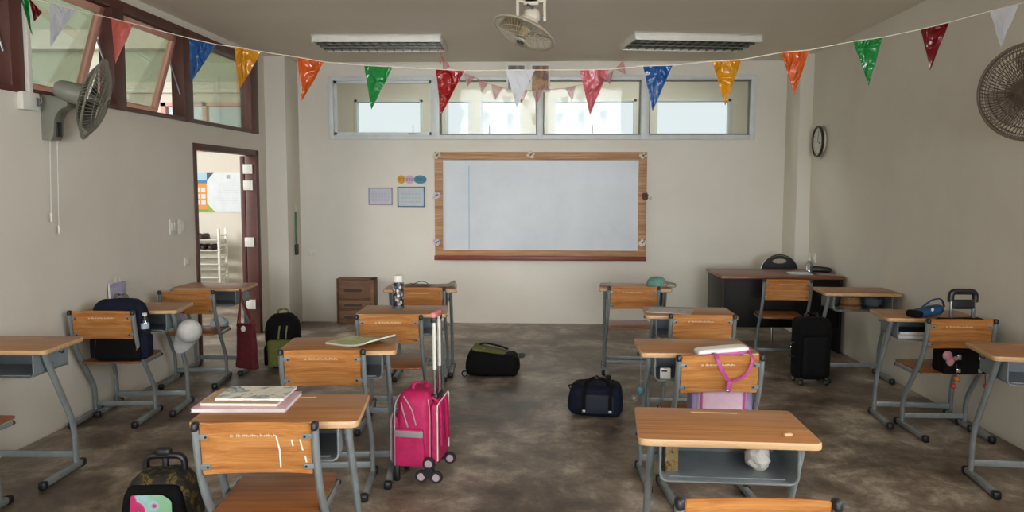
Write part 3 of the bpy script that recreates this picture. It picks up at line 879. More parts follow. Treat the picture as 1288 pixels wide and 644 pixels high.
# olive/black backpack on floor by the doorway
backpack('backpack', 'black backpack with olive front pocket on the floor by the column', (-2.22, 6.64, 0), R(12), .30, .22, .47, M['fabric_black'], M['fabric_green'], olive, piping=(-.03, .03))
# lilac card holder standing on the left wall desk
t = thing('gift_bag', 'lilac paper gift bag standing on the desk against the left wall', 'paper bag', desk_pt('wall_left_second', -.215, .135), R(-12))
b = MB(); b.soft((0, 0, .075), (.10, .045, .15), .004, cover_mat('lilac_print', [(.3, '77728c'), (.7, '9a94a8')], 20), 4, lambda u, p: Vector((p.x, p.y*(1+.25*u.z), p.z+.012*u.z*u.x))); b.build('bag', None, t)
b = MB(); b.tube(fillet([(-.02, 0, .14), (-.02, 0, .19), (.02, 0, .19), (.02, 0, .14)], .02), .002, M['paper'], 5); b.build('handle', None, t)
b = MB(); b.box((-.052, -.012, .075), (.006, .04, .14), M['paper'], .001); b.build('side_fold', None, t)

# white cap hanging at the desk
t = thing('baseball_cap', 'white cap hanging from the side of the left wall desk', 'cap', desk_pt('wall_left_second', .30, -.10, .69))
wc = mottled('white_cotton', [(.3, 'b9b7b6'), (.7, 'cdccca')], 20, .85, 0, .2, 200)
MCAP = frameM((.06, -.02, -.115), (.42, -.86, .28), (-.5, 0, -.87))
b = MB(); b.M = MCAP
b.lathe([(.078, -.03), (.080, -.02), (.078, .02), (.068, .058), (.046, .082), (.02, .092), (.0, .093)], wc, 26)
b.build('crown', None, t)
b = MB(); b.M = MCAP
tm = bmesh.new(); g = []
for i in range(13):
    a_ = -1.05+2.1*i/12; row = []
    for j in range(5):
        u = j/4; r_ = .078+.085*u*math.cos(a_*.9)
        row.append(tm.verts.new((r_*math.cos(a_), .078*math.sin(a_)*(1+.02*u), -.026-.012*u-.018*(math.sin(a_)**2)*u)))
    g.append(row)
for i in range(12):
    for j in range(4): tm.faces.new((g[i][j], g[i+1][j], g[i+1][j+1], g[i][j+1]))
bmesh.ops.solidify(tm, geom=tm.faces[:], thickness=.003); bmesh.ops.recalc_face_normals(tm, faces=tm.faces)
b.add(tm, wc); b.build('peak', None, t)
b = MB(); b.M = MCAP; b.ball((0, 0, .094), .007, wc, 1); b.build('button', None, t)
b = MB(); b.strip([(-.005, 0, .0), (.0, -.005, -.03), (.01, -.01, -.06)], .012, .002, plain('lilac_strap', '7c6494', .6), (0, 1, 0)); b.build('strap', None, t)

# dark red tote bag
t = thing('tote_bag', 'dark red tote bag hanging from the desk by the doorway', 'tote bag', (-2.385, 6.225, 0))
b = MB(); b.soft((0, 0, .265), (.05, .21, .37), .02, M['fabric_red'], 10, lambda u, p: Vector((p.x*(1-.35*u.z), p.y*(1-.05*u.z), p.z)), wob=.010, seed=2)
b.bm.transform(Matrix.Rotation(R(62), 4, 'Z')); b.build('bag', None, t)
for s_ in (-1, 1):
    b = MB(); b.strip(fillet([(s_*.012-.055, -.02, .43), (-.05, .02, .65), (-.062, .055, .735), (-.04, .02, .65), (s_*.012+.055, .02, .43)], .03), .022, .004, plain('red_webbing', '6b1119', .7), (0, 1, 0)); b.build('strap', None, t)
b = MB(); b.ball((-.015, -.025, .41), .02, M['paper'], 2, (1, .5, 1.3)); b.build('badge', None, t)
# tissue pack on chair seat
p = chair_pt('wall_left_back', .12, .40, .408)
b = MB(); b.soft((0, 0, .045), (.13, .08, .09), .02, cover_mat('tissue_wrap', [(.4, '6fa0a6'), (.5, 'c6ccd0'), (.7, 'd4d6d8')], 9), 6, lambda u, p: Vector((p.x*(1-.6*max(0, u.z)), p.y*(1-.5*max(0, u.z)), p.z)), wob=.01, seed=4)
o = b.build('tissue_pack'); o.location = p; tag(o, 'white and teal tissue pack lying on the chair seat by the doorway', 'tissue pack')

# green and black duffel on floor
t = thing('duffel_bag', 'green and black wheeled duffel bag lying on the open floor', 'duffel bag', (-.40, 6.46, 0), R(-3))
b = MB(); b.soft((0, 0, .105), (.43, .27, .19), .04, M['fabric_black'], 12, lambda u, p: Vector((p.x*(1-.08*max(0, u.z)), p.y*(1-.1*max(0, u.z)), p.z+.02*max(0, u.z)*(-u.x))), wob=.008, seed=8); b.build('body', None, t)
b = MB(); b.soft((-.015, .0, .198), (.30, .20, .035), .015, M['fabric_green'], 8, lambda u, p: Vector((p.x, p.y, p.z-.03*u.x)), wob=.006, seed=3); tp_ = b.build('top_panel', None, t)
b = MB(); b.box((-.095, -.05, .226), (.055, .02, .004), M['paper'], .001, (0, R(5), 0)); b.build('badge', None, tp_)
b = MB(); b.strip(fillet([(-.17, .05, .21), (-.09, .06, .255), (.06, .06, .225), (.12, .05, .205)], .06), .03, .01, M['fabric_black'], (0, 1, 0)); b.build('carry_strap', None, t)
b = MB(); b.tube(fillet([(.21, -.05, .16), (.255, -.05, .165), (.255, .05, .165), (.21, .05, .16)], .02), .011, plain('dark_green_grip', '2a3a22', .6), 8, ref=(0, 0, 1)); b.build('end_handle', None, t)
for y in (-.11, .11):
    b = MB(); wheel(b, (-.222, y, .028), .028, .022, (0, 1, 0), M['black'], M['zinc']); b.build('wheel', None, t)
# navy duffel
t = thing('duffel_bag', 'small navy blue bag with black straps on the aisle floor', 'bag', (.375, 5.33, 0), R(-6))
b = MB(); b.soft((0, 0, .115), (.36, .25, .215), .055, M['fabric_navy'], 12, lambda u, p: Vector((p.x*(1-.06*max(0, u.z)), p.y*(1-.15*max(0, u.z)), p.z)), wob=.010, seed=11); b.build('body', None, t)
b = MB(); b.soft((.02, -.125, .105), (.21, .03, .13), .013, plain('navy_pocket', '141b30', .7), 6, None, wob=.004, seed=2); b.build('front_pocket', None, t)
for x in (-.075, .1):
    b = MB(); b.strip(fillet([(x, -.146, .03), (x, -.146, .16), (x+.01, -.10, .225), (x+.01, .05, .23)], .04), .024, .005, M['fabric_black']); b.box((x, -.152, .06), (.022, .007, .018), M['zinc'], .003); b.build('strap', None, t)
b = MB(); b.tube(fillet([(-.075, -.08, .215), (-.03, -.06, .268), (.06, -.06, .262), (.1, -.08, .215)], .03), .011, M['fabric_black'], 8, ref=(0, 1, 0)); b.ball((.005, -.06, .268), .019, M['black'], 2); b.build('carry_handle', None, t)
b = MB(); b.strip([(-.165, -.05, .17), (-.185, -.06, .21), (-.12, -.05, .225)], .02, .006, M['fabric_black'], (0, 1, 0)); b.build('side_strap', None, t)
# black suitcase
t = thing('suitcase', 'black upright suitcase standing by the teacher desk', 'suitcase', (2.14, 6.27, 0), R(3))
b = MB(); b.soft((0, .01, .285), (.27, .19, .49), .045, M['fabric_black'], 12, lambda u, p: Vector((p.x, p.y, p.z)), wob=.004, seed=1); b.build('body', None, t)
b = MB(); b.soft((-.01, -.10, .24), (.21, .05, .32), .022, plain('suitcase_pocket', '0f0e10', .7, bumps=.2, bscale=200, spec=.15), 8, None, wob=.004, seed=2); b.build('front_pocket', None, t)
b = MB(); b.tube(fillet([(-.05, .02, .525), (-.05, .02, .56), (.05, .02, .56), (.05, .02, .525)], .02), .01, M['black'], 8, r2=.007); b.build('top_handle', None, t)
b = MB(); b.tube(fillet([(-.135, -.0, .33), (-.165, .0, .33), (-.165, .0, .22), (-.135, 0, .22)], .02), .008, M['black'], 8, ref=(0, 1, 0)); b.ball((-.166, -.005, .30), .007, M['zinc'], 1); b.build('side_handle', None, t)
for x in (-.1, .1):
    for y in (-.07, .09):
        b = MB(); wheel(b, (x, y, .026), .026, .02, (1, 0, 0), M['black'], M['zinc']); b.box((x, y, .05), (.03, .03, .03), M['black'], .006); b.build('wheel', None, t)

# camouflage trolley bag, bottom left
camo = mottled('camo_fabric', [(.42, '15130f'), (.52, '241f12'), (.6, '6a5a24'), (.66, '1b1812')], 26, .75, 0, .2, 200, dist=.4)
t = thing('trolley_bag', 'dark camouflage school bag with a colourful badge at the bottom left', 'trolley bag', (-1.57, 3.12, 0), R(4))
b = MB(); b.soft((0, .02, .205), (.29, .20, .35), .05, camo, 12, lambda u, p: Vector((p.x*(1-.30*max(0, u.z)**2), p.y*(1-.2*max(0, u.z)**2), p.z)), wob=.008, seed=7); b.build('body', None, t)
b = MB(); b.soft((0, -.085, .19), (.27, .07, .31), .03, M['fabric_black'], 8, lambda u, p: Vector((p.x*(1-.2*max(0, u.z)), p.y+.02*max(0, u.z), p.z)), wob=.004, seed=6); fp = b.build('front_pocket', None, t)
b = MB()
lab = round_poly([(-.085, .14), (.09, .14), (.09, .30), (.055, .325), (-.07, .325)], .012)
TM = Matrix(((1, 0, 0, 0), (0, 0, -1, -.123), (0, 1, 0, 0), (0, 0, 0, 1)))
m, nt, bb = new_mat('badge_print'); bb.inputs['Roughness'].default_value = .3
tc = nt.nodes.new('ShaderNodeTexCoord'); vo = nt.nodes.new('ShaderNodeTexVoronoi'); vo.inputs['Scale'].default_value = 22
nt.links.new(tc.outputs['Object'], vo.inputs['Vector'])
sx = nt.nodes.new('ShaderNodeSeparateXYZ'); nt.links.new(tc.outputs['Object'], sx.inputs[0])
mr = nt.nodes.new('ShaderNodeMapRange'); mr.inputs['From Min'].default_value = -.085; mr.inputs['From Max'].default_value = .09
nt.links.new(sx.outputs['X'], mr.inputs['Value'])
ad = nt.nodes.new('ShaderNodeMath'); ad.operation = 'MULTIPLY_ADD'; ad.inputs[1].default_value = .6; ad.inputs[2].default_value = -.1
nt.links.new(vo.outputs['Distance'], ad.inputs[0])
a2 = nt.nodes.new('ShaderNodeMath'); a2.operation = 'ADD'; nt.links.new(mr.outputs[0], a2.inputs[0]); nt.links.new(ad.outputs[0], a2.inputs[1])
nt.links.new(ramp(nt, a2.outputs[0], [(.10, 'd8c0cc'), (.20, 'b8336a'), (.62, 'c23a6e'), (.70, 'a4cbd8'), (.9, '8fc09a')]), bb.inputs['Base Color'])
b.prism(lab, .003, m, TM); b.build('badge', None, fp)
b = MB()
b.tube(fillet([(-.08, .05, .35), (-.08, .05, .428), (.08, .05, .428), (.08, .05, .35)], .04), .017, M['black'], 10, ref=(0, 1, 0), r2=.014)
b.box((0, .05, .395), (.024, .02, .09), M['black'], .005); b.soft((-.005, .05, .442), (.07, .035, .04), .016, M['black'], 5); b.build('trolley_handle', None, t)
for x in (-.1, .1):
    b = MB(); wheel(b, (x, .08, .03), .03, .025, (1, 0, 0), M['black'], M['zinc']); b.build('wheel', None, t)
b = MB(); b.box((0, -.06, .025), (.2, .05, .05), M['black'], .008); b.build('foot', None, t)

# pink bag on the second right chair
a = CH['right_second'].rotation_euler.z
t = thing('school_bag', 'pale pink bag with a magenta strap sitting behind the chair backrest', 'bag', chair_pt('right_second', .035, .115, .408), a)
pp = mottled('pale_pink_fabric', [(.3, 'c9a6b8'), (.7, 'd8bccb')], 12, .7, 0, .2, 200)
lav = plain('lavender_trim', '8f83ac', .7); mag = plain('magenta_strap', 'b0458a', .5)
b = MB(); b.soft((0, 0, .17), (.25, .12, .33), .03, pp, 10, None, wob=.005, seed=1); b.build('body', None, t)
for x in (-.105, .105):
    b = MB(); b.strip([(x, -.063, .03), (x, -.063, .30)], .008, .004, mag); b.build('piping', None, t)
    b = MB(); b.soft((x*1.28, 0, .12), (.035, .1, .19), .012, lav, 5); b.build('side_pocket', None, t)
b = MB(); b.soft((0, -.005, .352), (.25, .10, .03), .014, M['paper'], 8, lambda u, p: Vector((p.x, p.y, p.z+.01*u.x)), wob=.003, seed=2); fl = b.build('flap', None, t)
b = MB(); b.strip([(-.12, -.062, .335), (-.03, -.066, .342), (.06, -.066, .348), (.125, -.06, .358)], .012, .006, mag, (0, .3, 1)); b.build('flap_edge', None, fl)
b = MB()
y0 = -.115-.024
b.strip(fillet([(-.055, -.06, .348), (-.055, -.10, .352), (-.053, y0, .33), (-.035, y0, .28), (.0, y0+.012, .235), (.012, y0+.016, .215)], .02), .017, .004, mag)
b.strip(fillet([(.115, -.06, .358), (.115, -.10, .354), (.113, y0, .335), (.095, y0, .275), (.055, y0+.01, .235), (.012, y0+.014, .222)], .03), .013, .004, mag)
b.soft((.004, y0+.012, .20), (.024, .012, .055), .005, mag, 4, rot=(0, R(14), 0))
b.build('strap', None, t)
b = MB(); b.ball((-.003, y0+.004, .182), .008, M['chrome'], 2, (1, .5, 1)); b.build('clip', None, t)

# black trolley bag on the right wall chair
a = CH['wall_right_second'].rotation_euler.z
t = thing('trolley_bag', 'black trolley bag with silver buckles on the right wall chair', 'trolley bag', chair_pt('wall_right_second', .06, .11, .385), a)
b = MB(); b.soft((.0, .015, .19), (.30, .115, .34), .035, M['fabric_black'], 10, None, wob=.005, seed=5); b.build('body', None, t)
b = MB(); b.soft((0, -.052, .1), (.27, .035, .16), .015, M['fabric_black'], 6); fp = b.build('front_pocket', None, t)
for x in (-.045, .085):
    for z in (.13, .045):
        b = MB(); b.box((x, -.073, z), (.024, .01, .034 if z > .1 else .026), M['chrome'], .003); b.build('buckle', None, fp)
b = MB()
b.box((-.06, .02, .42), (.02, .02, .12), M['zinc'], .003); b.box((.075, .02, .42), (.02, .02, .12), M['zinc'], .003)
b.soft((.0075, .02, .445), (.14, .03, .06), .01, M['black'], 5)
b.tube(fillet([(-.066, .02, .46), (-.066, .02, .525), (.082, .02, .525), (.082, .02, .46)], .03), .019, M['black'], 10, ref=(0, 1, 0)); b.build('trolley_handle', None, t)
b = MB(); b.ball((-.13, -.10, .145), .03, plain('pink_plush', 'c4919a', .9), 2, (1, .6, 1)); b.ball((-.112, -.10, .112), .026, plain('pink_plush2', 'c4919a', .9), 2, (1, .6, 1.2)); b.ball((-.085, -.11, .13), .014, plain('pink_plush3', 'b97a8a', .9), 2); b.build('plush_charm', None, t)
b = MB(); b.tube([(-.07, -.095, .09), (-.07, -.098, -.01)], .003, M['black'], 5); b.ball((-.068, -.10, .0), .02, plain('orange_charm', 'b06a2c', .5), 2); b.ball((-.085, -.10, -.045), .017, plain('red_charm', 'a83a2c', .5), 2); b.build('bead_charm', None, t)
b = MB(); b.tube([(.11, -.08, .09), (.115, -.085, -.03)], .003, M['black'], 5); b.ball((.115, -.09, -.045), .016, plain('red_charm2', 'a03026', .5), 2); b.build('bead_charm', None, t)
# blue case between the desk and this chair
t = thing('pencil_case', 'blue fabric pencil case with a loop on the right wall desk', 'pencil case', desk_pt('wall_right_second', -.02, -.10), R(12))
blue = mottled('blue_fabric', [(.3, '163a5e'), (.7, '23507c')], 20, .6, 0, .2, 200)
b = MB(); b.soft((0, 0, .032), (.20, .09, .062), .03, blue, 8, lambda u, p: Vector((p.x, p.y, p.z+.016*u.x)), wob=.006, seed=4); b.build('body', None, t)
b = MB(); b.tube(fillet([(-.04, 0, .06), (.03, 0, .11), (.10, .0, .115), (.12, .0, .06)], .03), .009, blue, 8, ref=(0, 1, 0), r2=.005); b.build('loop', None, t)
b = MB(); b.soft((-.10, -.01, .022), (.07, .10, .046), .02, M['fabric_black'], 6); b.build('end_panel', None, t)
b = MB(); b.ball((.0, -.046, .05), .011, M['paper'], 2, (1, .3, 1)); b.build('badge', None, t)

# teal cap on the right back desk
t = thing('cloth_cap', 'teal cloth cap with a patchwork brim on the desk before the whiteboard', 'cap', desk_pt('right_back', .185, .0), R(-15))
b = MB(); b.lathe([(.085, 0), (.088, .012), (.08, .045), (.055, .072), (.0, .084)], mottled('teal_cotton', [(.3, '56827a'), (.7, '6d9a90')], 16, .85), 24); b.build('crown', None, t)
b = MB(); b.soft((.10, -.01, .018), (.12, .13, .03), .014, cover_mat('patchwork', [(.35, '3d5a44'), (.5, 'a9a48c'), (.58, '8c4a48'), (.7, '7f7468')], 30, .85), 8, lambda u, p: Vector((p.x, p.y*(1-.3*max(0, u.x)), p.z-.008*u.x)), wob=.005, seed=3); b.build('brim', None, t)

# ------------------------------------------------------------------ teacher's corner
t = thing('teacher_desk', 'dark teacher desk with a red brown top by the right column', 'desk', (2.255, 7.78, 0))
lam = plain('dark_laminate', '120f0e', .55, spec=.2); lamg = plain('grey_brown_side', '231e1c', .5, spec=.25)
X0, X1, Y0, Y1 = -.565, .565, -.36, .35
b = MB(); b.span((X0-.005, Y0-.005, .70), (X1+.005, Y1, .728), M['desk_red'], .004); b.build('desktop', None, t)
b = MB(); b.span((X0+.01, Y0+.02, .0), (X0+.035, Y1-.02, .70), lamg, .002); b.build('side_panel', None, t)
b = MB(); b.span((X1-.035, Y0+.02, .0), (X1-.01, Y1-.02, .70), lam, .002); b.build('side_panel', None, t)
b = MB(); b.span((X0+.035, Y0+.03, .24), (X1-.035, Y0+.05, .70), lam, .002); b.build('modesty_panel', None, t)
t = thing('visitor_chair', 'black round backed chair with chrome frame behind the teacher desk', 'chair', (2.47, 8.26, 0), R(180))
b = MB()
outer = [(.19*math.cos(a), .19*math.sin(a)*1.0) for a in [PI*k/20 for k in range(21)]]
ring = [(x, -.005, .665+z) for x, z in outer]
def back_shape():
    tm = bmesh.new(); n = 20
    hole = [(.085*math.cos(2*PI*k/24), .135+.018*math.sin(2*PI*k/24)) for k in range(24)]
    return tm
poly = [(.185*math.cos(PI*k/24), .185*math.sin(PI*k/24)) for k in range(25)]+[(-.185, -.14), (-.16, -.2), (.16, -.2), (.185, -.14)]
# backrest cushion with a lens-shaped grip hole built as left/right/top/bottom strips
tm = bmesh.new(); N = 32
def rim(a):
    x, z = math.cos(a), math.sin(a)
    return (.185*x, .185*z) if z >= 0 else (.185*max(-1, min(1, x*1.15)), .19*z)
def hol(a): return (.075*math.cos(a), .128+.026*math.sin(a))
A = [[None]*N for _ in range(4)]
for k in range(N):
    a = 2*PI*k/N; ro, rh = rim(a), hol(a)
    A[0][k] = tm.verts.new((ro[0], .022, ro[1])); A[1][k] = tm.verts.new((rh[0], .022, rh[1]))
    A[2][k] = tm.verts.new((rh[0], -.022, rh[1])); A[3][k] = tm.verts.new((ro[0], -.022, ro[1]))
for k in range(N):
    j = (k+1) % N
    for p_ in range(4):
        q_ = (p_+1) % 4
        tm.faces.new((A[p_][k], A[p_][j], A[q_][j], A[q_][k]))
bmesh.ops.recalc_face_normals(tm, faces=tm.faces)
b.add(tm, plain('black_vinyl', '131214', .35), Matrix.Translation((0, -.03, .665)))
b.build('backrest', None, t)
b = MB(); b.tube([(.194*math.cos(PI*k/20), -.03, .668+.194*math.sin(PI*k/20)) for k in range(21)], .009, M['chrome'], 8, ref=(0, 1, 0)); b.build('back_rim', None, t)
b = MB(); b.soft((0, .20, .43), (.40, .40, .06), .025, plain('black_vinyl2', '131214', .4), 8); b.build('seat', None, t)
for sx in (-1, 1):
    b = MB(); b.tube(fillet([(sx*.19, -.03, .66), (sx*.19, -.02, .42), (sx*.19, -.06, .0)], .05), .010, M['chrome'], 8); b.build('leg', None, t)
    b = MB(); b.tube(fillet([(sx*.19, -.01, .42), (sx*.19, .40, .42), (sx*.19, .44, .0)], .04), .010, M['chrome'], 8); b.build('leg', None, t)
t = thing('pump_bottle', 'clear pump bottle standing on the teacher desk', 'bottle', (2.585, 7.72, .728))
b = MB(); b.lathe([(.03, 0), (.034, .004), (.034, .085), (.014, .12), (.012, .128)], glass('pump_plastic', (.8, .86, .86, 1), .25), 20); b.build('body', None, t)
b = MB(); b.lathe([(.016, .125), (.016, .145), (.006, .148), (.005, .195), (.0, .196)], M['white_paint'], 14); b.box((.028, 0, .19), (.07, .012, .012), M['white_paint'], .003); b.build('pump_head', None, t)
sheet('paper_sheet', 'white paper sheet at the right end of the teacher desk', (2.72, 7.55, .728), R(-5), .20, .14, M['paper'], .004)
t = thing('paper_tray', 'pale plastic tray with papers beside the pump bottle', 'tray', (2.465, 7.62, .728), R(-8))
b = MB(); b.box((0, 0, .006), (.22, .16, .012), plain('pale_blue_plastic', '9aa4a8', .35), .003); b.build('tray', None, t)
b = MB(); b.box((-.01, 0, .015), (.19, .13, .006), M['paper'], .001, (0, 0, .1)); b.build('papers', None, t)
b = MB(); b.soft((0, 0, .03), (.21, .10, .055), .02, plain('dark_red_black_case', '1b1112', .5), 8, lambda u, p: Vector((p.x, p.y, p.z*(1-.25*u.x) if u.z > 0 else p.z)), wob=.004, seed=6)
o = b.build('zip_case'); o.location = (2.71, 7.78, .730); o.rotation_euler = (0, 0, R(-6)); tag(o, 'flat black case lying at the right end of the teacher desk', 'case')

# brown drawer box by the back wall
t = thing('drawer_box', 'old brown wooden drawer box standing against the back wall', 'drawer unit', (-2.10, 8.855, 0))
db = mottled('old_brown_wood', [(.3, '54361f'), (.55, '704a2a'), (.7, '7e5838')], 5, .6, 0, .1, 30, vs=(.6, 1, 3))
dd = mottled('faded_print_wood', [(.35, '60422a'), (.6, '745338'), (.7, '5f574e')], 9, .65, vs=(.6, 1, 2.5))
b = MB()
b.span((-.215, -.09, .0), (-.2, .09, .52), db, .003); b.span((.17, -.09, 0), (.215, .09, .52), db, .003)
b.span((-.215, -.09, .505), (.215, .09, .52), db, .003); b.span((-.2, .075, 0), (.17, .09, .51), db)
for z in (.0, .16, .275): b.span((-.2, -.085, z), (.17, .08, z+.014), db, .002)
b.build('carcass', None, t)
for z0, z1 in ((.017, .157), (.177, .272), (.292, .502)):
    b = MB(); b.span((-.195, -.082, z0), (.165, .06, z1), dd, .004); f = b.build('drawer', None, t)
    b = MB(); b.soft((-.03, -.084, z0+(z1-z0)*.45), (.20, .012, .03), .005, plain('dark_slot', '3a2c22', .7), 4); b.build('finger_slot', None, f)

# ------------------------------------------------------------------ whiteboard and wall decorations
t = thing('whiteboard', 'large whiteboard in a worn wooden frame on the back wall', 'whiteboard', (-.024, BACK, 0))
wbm = mottled('whiteboard_enamel', [(.3, 'c2c8ce'), (.7, 'd2d6da')], 1.6, .42, 0, 0, spec=.3)
b = MB(); b.span((-1.11, -.02, .835), (1.11, -.004, 1.86), wbm); bd = b.build('board_surface', None, t)
b = MB(); b.span((-.807, -.0212, .85), (-.799, -.0198, 1.79), plain('blue_tape', '7aa6c2', .5)); b.build('blue_line', None, bd)
bf = M['board_frame']
for nm, a_, c_ in (('top_rail', (-1.19, -.04, 1.855), (1.19, -.002, 1.945)), ('bottom_rail', (-1.19, -.04, .775), (1.19, -.002, .84)), ('side_rail', (-1.19, -.038, .78), (-1.10, -.002, 1.94)), ('side_rail', (1.10, -.038, .78), (1.19, -.002, 1.94))):
    b = MB(); b.span(a_, c_, bf, .004); b.build(nm, None, t)
b = MB(); b.span((-1.195, -.075, .728), (1.195, -.002, .778), M['ledge'], .005); b.build('pen_ledge', None, t)
bows = [(-1.165, 1.905, 'cream and brown flower bow on the top left corner of the whiteboard', 'd0c8b8', 'cream'), (-.105, 1.915, 'cream flower bow in the middle of the whiteboard top rail', 'd0c8b0', 'cream'),
        (1.145, 1.905, 'cream flower bow on the top right corner of the whiteboard', 'cdc5b4', 'cream'), (-1.17, 1.455, 'white and lilac flower bow halfway down the whiteboard left rail', 'c9c4c8', 'lil'),
        (-1.17, .925, 'white and purple flower bow low on the whiteboard left rail', 'c0b6c4', 'lil'), (1.17, 1.455, 'brown and cream flower bow halfway down the whiteboard right rail', '5a3b30', 'brn'), (1.15, .935, 'cream flower bow low on the whiteboard right rail', 'd2ccc0', 'cream')]
for k, (x, z, lab, col, kd) in enumerate(bows):
    t = thing('flower_bow', lab, 'decoration', (x-.024, BACK-.042, z), 0, 'flower bows on the whiteboard')
    rnd = random.Random(k+2); pm = plain('petal_%d' % k, col, .8); cm = plain('petal_core_%d' % k, {'cream': '7a5a44', 'lil': '6a5078', 'brn': '3c2420'}[kd], .8)
    b = MB()
    for q in range(6):
        a = q*PI/3+rnd.random(); rr = .022+.01*rnd.random()
        b.ball((rr*math.cos(a), -.012+.006*rnd.random(), rr*math.sin(a)), .02, pm, 1, (1, .45, 1), .4, q)
    if kd == 'brn': b.ball((.06, -.012, -.02), .02, plain('petal_end', 'c8c0b0', .8), 1, (1, .5, 1), .3, 3)
    b.build('petals', None, t)
    b = MB(); b.ball((0, -.022, 0), .012, cm, 1, (1, .6, 1), .3, k); b.ball((.018, -.02, .012), .008, cm, 1); b.build('core', None, t)
# framed sheets
def framed(label, x0, x1, z0, z1, fcol, pcol, lines):
    t = thing('framed_notice', label, 'notice', ((x0+x1)/2, BACK, (z0+z1)/2), 0, 'framed notices beside the whiteboard')
    w, h = (x1-x0)/2, (z1-z0)/2; fm = plain('fr_'+fcol, fcol, .5); e = .014
    b = MB()
    b.span((-w, -.014, h-e), (w, -.001, h), fm, .002); b.span((-w, -.014, -h), (w, -.001, -h+e), fm, .002)
    b.span((-w, -.014, -h), (-w+e, -.001, h), fm, .002); b.span((w-e, -.014, -h), (w, -.001, h), fm, .002); b.build('frame', None, t)
    b = MB(); b.span((-w+.008, -.008, -h+.008), (w-.008, -.002, h-.008), plain('sheet_'+fcol, pcol, .5)); sh = b.build('sheet', None, t)
    b = MB(); lm = plain('ink_'+fcol, lines, .7)
    for i in range(6):
        for j in range(6):
            b.box((-w*.62+w*.25*j, -.0084, h*.5-h*.2*i), (w*.19, .0006, h*.07), lm)
    b.build('timetable_print', None, sh)
framed('pale lilac framed timetable sheet on the back wall', -1.975, -1.70, 1.346, 1.545, '9a90a4', 'b9b9c2', 'a7a7b4')
framed('blue framed timetable sheet on the back wall', -1.645, -1.33, 1.325, 1.555, '4f6f86', 'b4bcc0', 'a0a6a6')
inks = {}
for lab, x0, x1, col, ink, txt in (('orange round paper cut-out with letters above the framed sheets', -1.645, -1.553, 'c98f20', '6b4210', 'ตา'), ('pink round paper cut-out with letters above the framed sheets', -1.558, -1.448, 'bfa2b8', '6f3f80', 'ราง'), ('teal oval paper cut-out with letters above the framed sheets', -1.455, -1.31, '3f7f90', '1c4a60', 'เรียน')):
    t = thing('paper_cutout', lab, 'wall sign', ((x0+x1)/2, BACK, 1.636), 0, 'lettered cut-outs above the timetables')
    w = (x1-x0)/2
    poly = [(w*math.cos(2*PI*k/28), .048*math.sin(2*PI*k/28)) for k in range(28)]
    b = MB(); off = .002*(('orange', 'pink', 'teal').index(lab.split()[0])+1)
    b.prism(poly, .002, plain('cut_'+col, col, .6), Matrix(((1, 0, 0, 0), (0, 0, -1, -off), (0, 1, 0, 0), (0, 0, 0, 1)))); c_ = b.build('card', None, t)
    try:
        text_mesh('lettering', txt, .058, plain('ink_'+ink, ink, .6), Matrix(((1, 0, 0, 0), (0, 0, -1, -off-.0028), (0, 1, 0, .0), (0, 0, 0, 1))), c_, .0004)
    except Exception as ex:
        print('text failed', ex)
# two photo prints at the top of the back wall
def photo(label, x0, x1, z0, z1, stops, sc):
    t = thing('photo_print', label, 'picture', ((x0+x1)/2, fy0-.004, (z0+z1)/2), 0, 'photo prints over the window')
    w, h = (x1-x0)/2, (z1-z0)/2
    b = MB(); b.span((-w, -.004, -h), (w, .002, h), M['paper'], .001); b.build('white_mount', None, t)
    b = MB(); b.span((-w+.02, -.0055, -h+.022), (w-.02, -.0035, h-.02), mottled('photo_'+str(sc), stops, sc, .3, detail=4, dist=.8, vs=(1, 1, .6))); b.build('picture', None, t)
photo('white bordered photo print at the top of the back wall, behind the white flag', -.405, -.185, 2.61, 2.915, [(.35, '3a332c'), (.5, '6b6455'), (.65, '8c8676')], 9)
photo('white bordered golden brown photo print at the top of the back wall', -.14, .08, 2.605, 2.912, [(.35, '2f1c10'), (.48, '7a4a1e'), (.58, 'b07c3c'), (.7, '3d2a1e')], 11)
# socket plates
def plate(name, label, mat_fn, y, z, w, h, group=None, rock=2):
    t = thing(name, label, 'switch' if 'switch' in name else 'socket', (0, 0, 0), 0, group)
    M4 = mat_fn(y, z)
    b = MB(); b.M = M4; b.box((0, 0, .006), (w, h, .012), M['white_paint'], .003); b.build('plate', None, t)
    for i in range(rock):
        r_ = MB(); r_.M = M4; r_.box(((i-(rock-1)/2)*w*.4, 0, .014), (w*.3, h*.5, .006), M['white_paint'], .002); r_.build('rocker', None, t)
    return t
def leftM(y, z):
    return frameM(Lp(0, y, z), Matrix.Rotation(LROT, 3, 'Z') @ Vector((1, 0, 0)), Matrix.Rotation(LROT, 3, 'Z') @ Vector((0, 1, 0)))
plate('switch_plate', 'white double switch plate on the left wall, farther from the doorway', leftM, 6.385, 1.222, .11, .12, 'switch plates by the door')
plate('switch_plate', 'white double switch plate on the left wall, nearer the doorway', leftM, 6.53, 1.216, .11, .12, 'switch plates by the door')
plate('outlet_socket', 'white socket plate low on the left wall beside the doorway', leftM, 6.60, .91, .08, .07)
plate('outlet_socket', 'white double socket plate on the back wall beside the left column', lambda y, z: frameM((y, BACK, z), (0, -1, 0), (1, 0, 0)), -2.63, .80, .12, .07)
plate('outlet_socket', 'small white socket plate on the right wall above the teacher desk', lambda y, z: frameM(Rp(0, y, z), (-1, 0, 0), (0, 1, 0)), 8.3, .82, .09, .09)
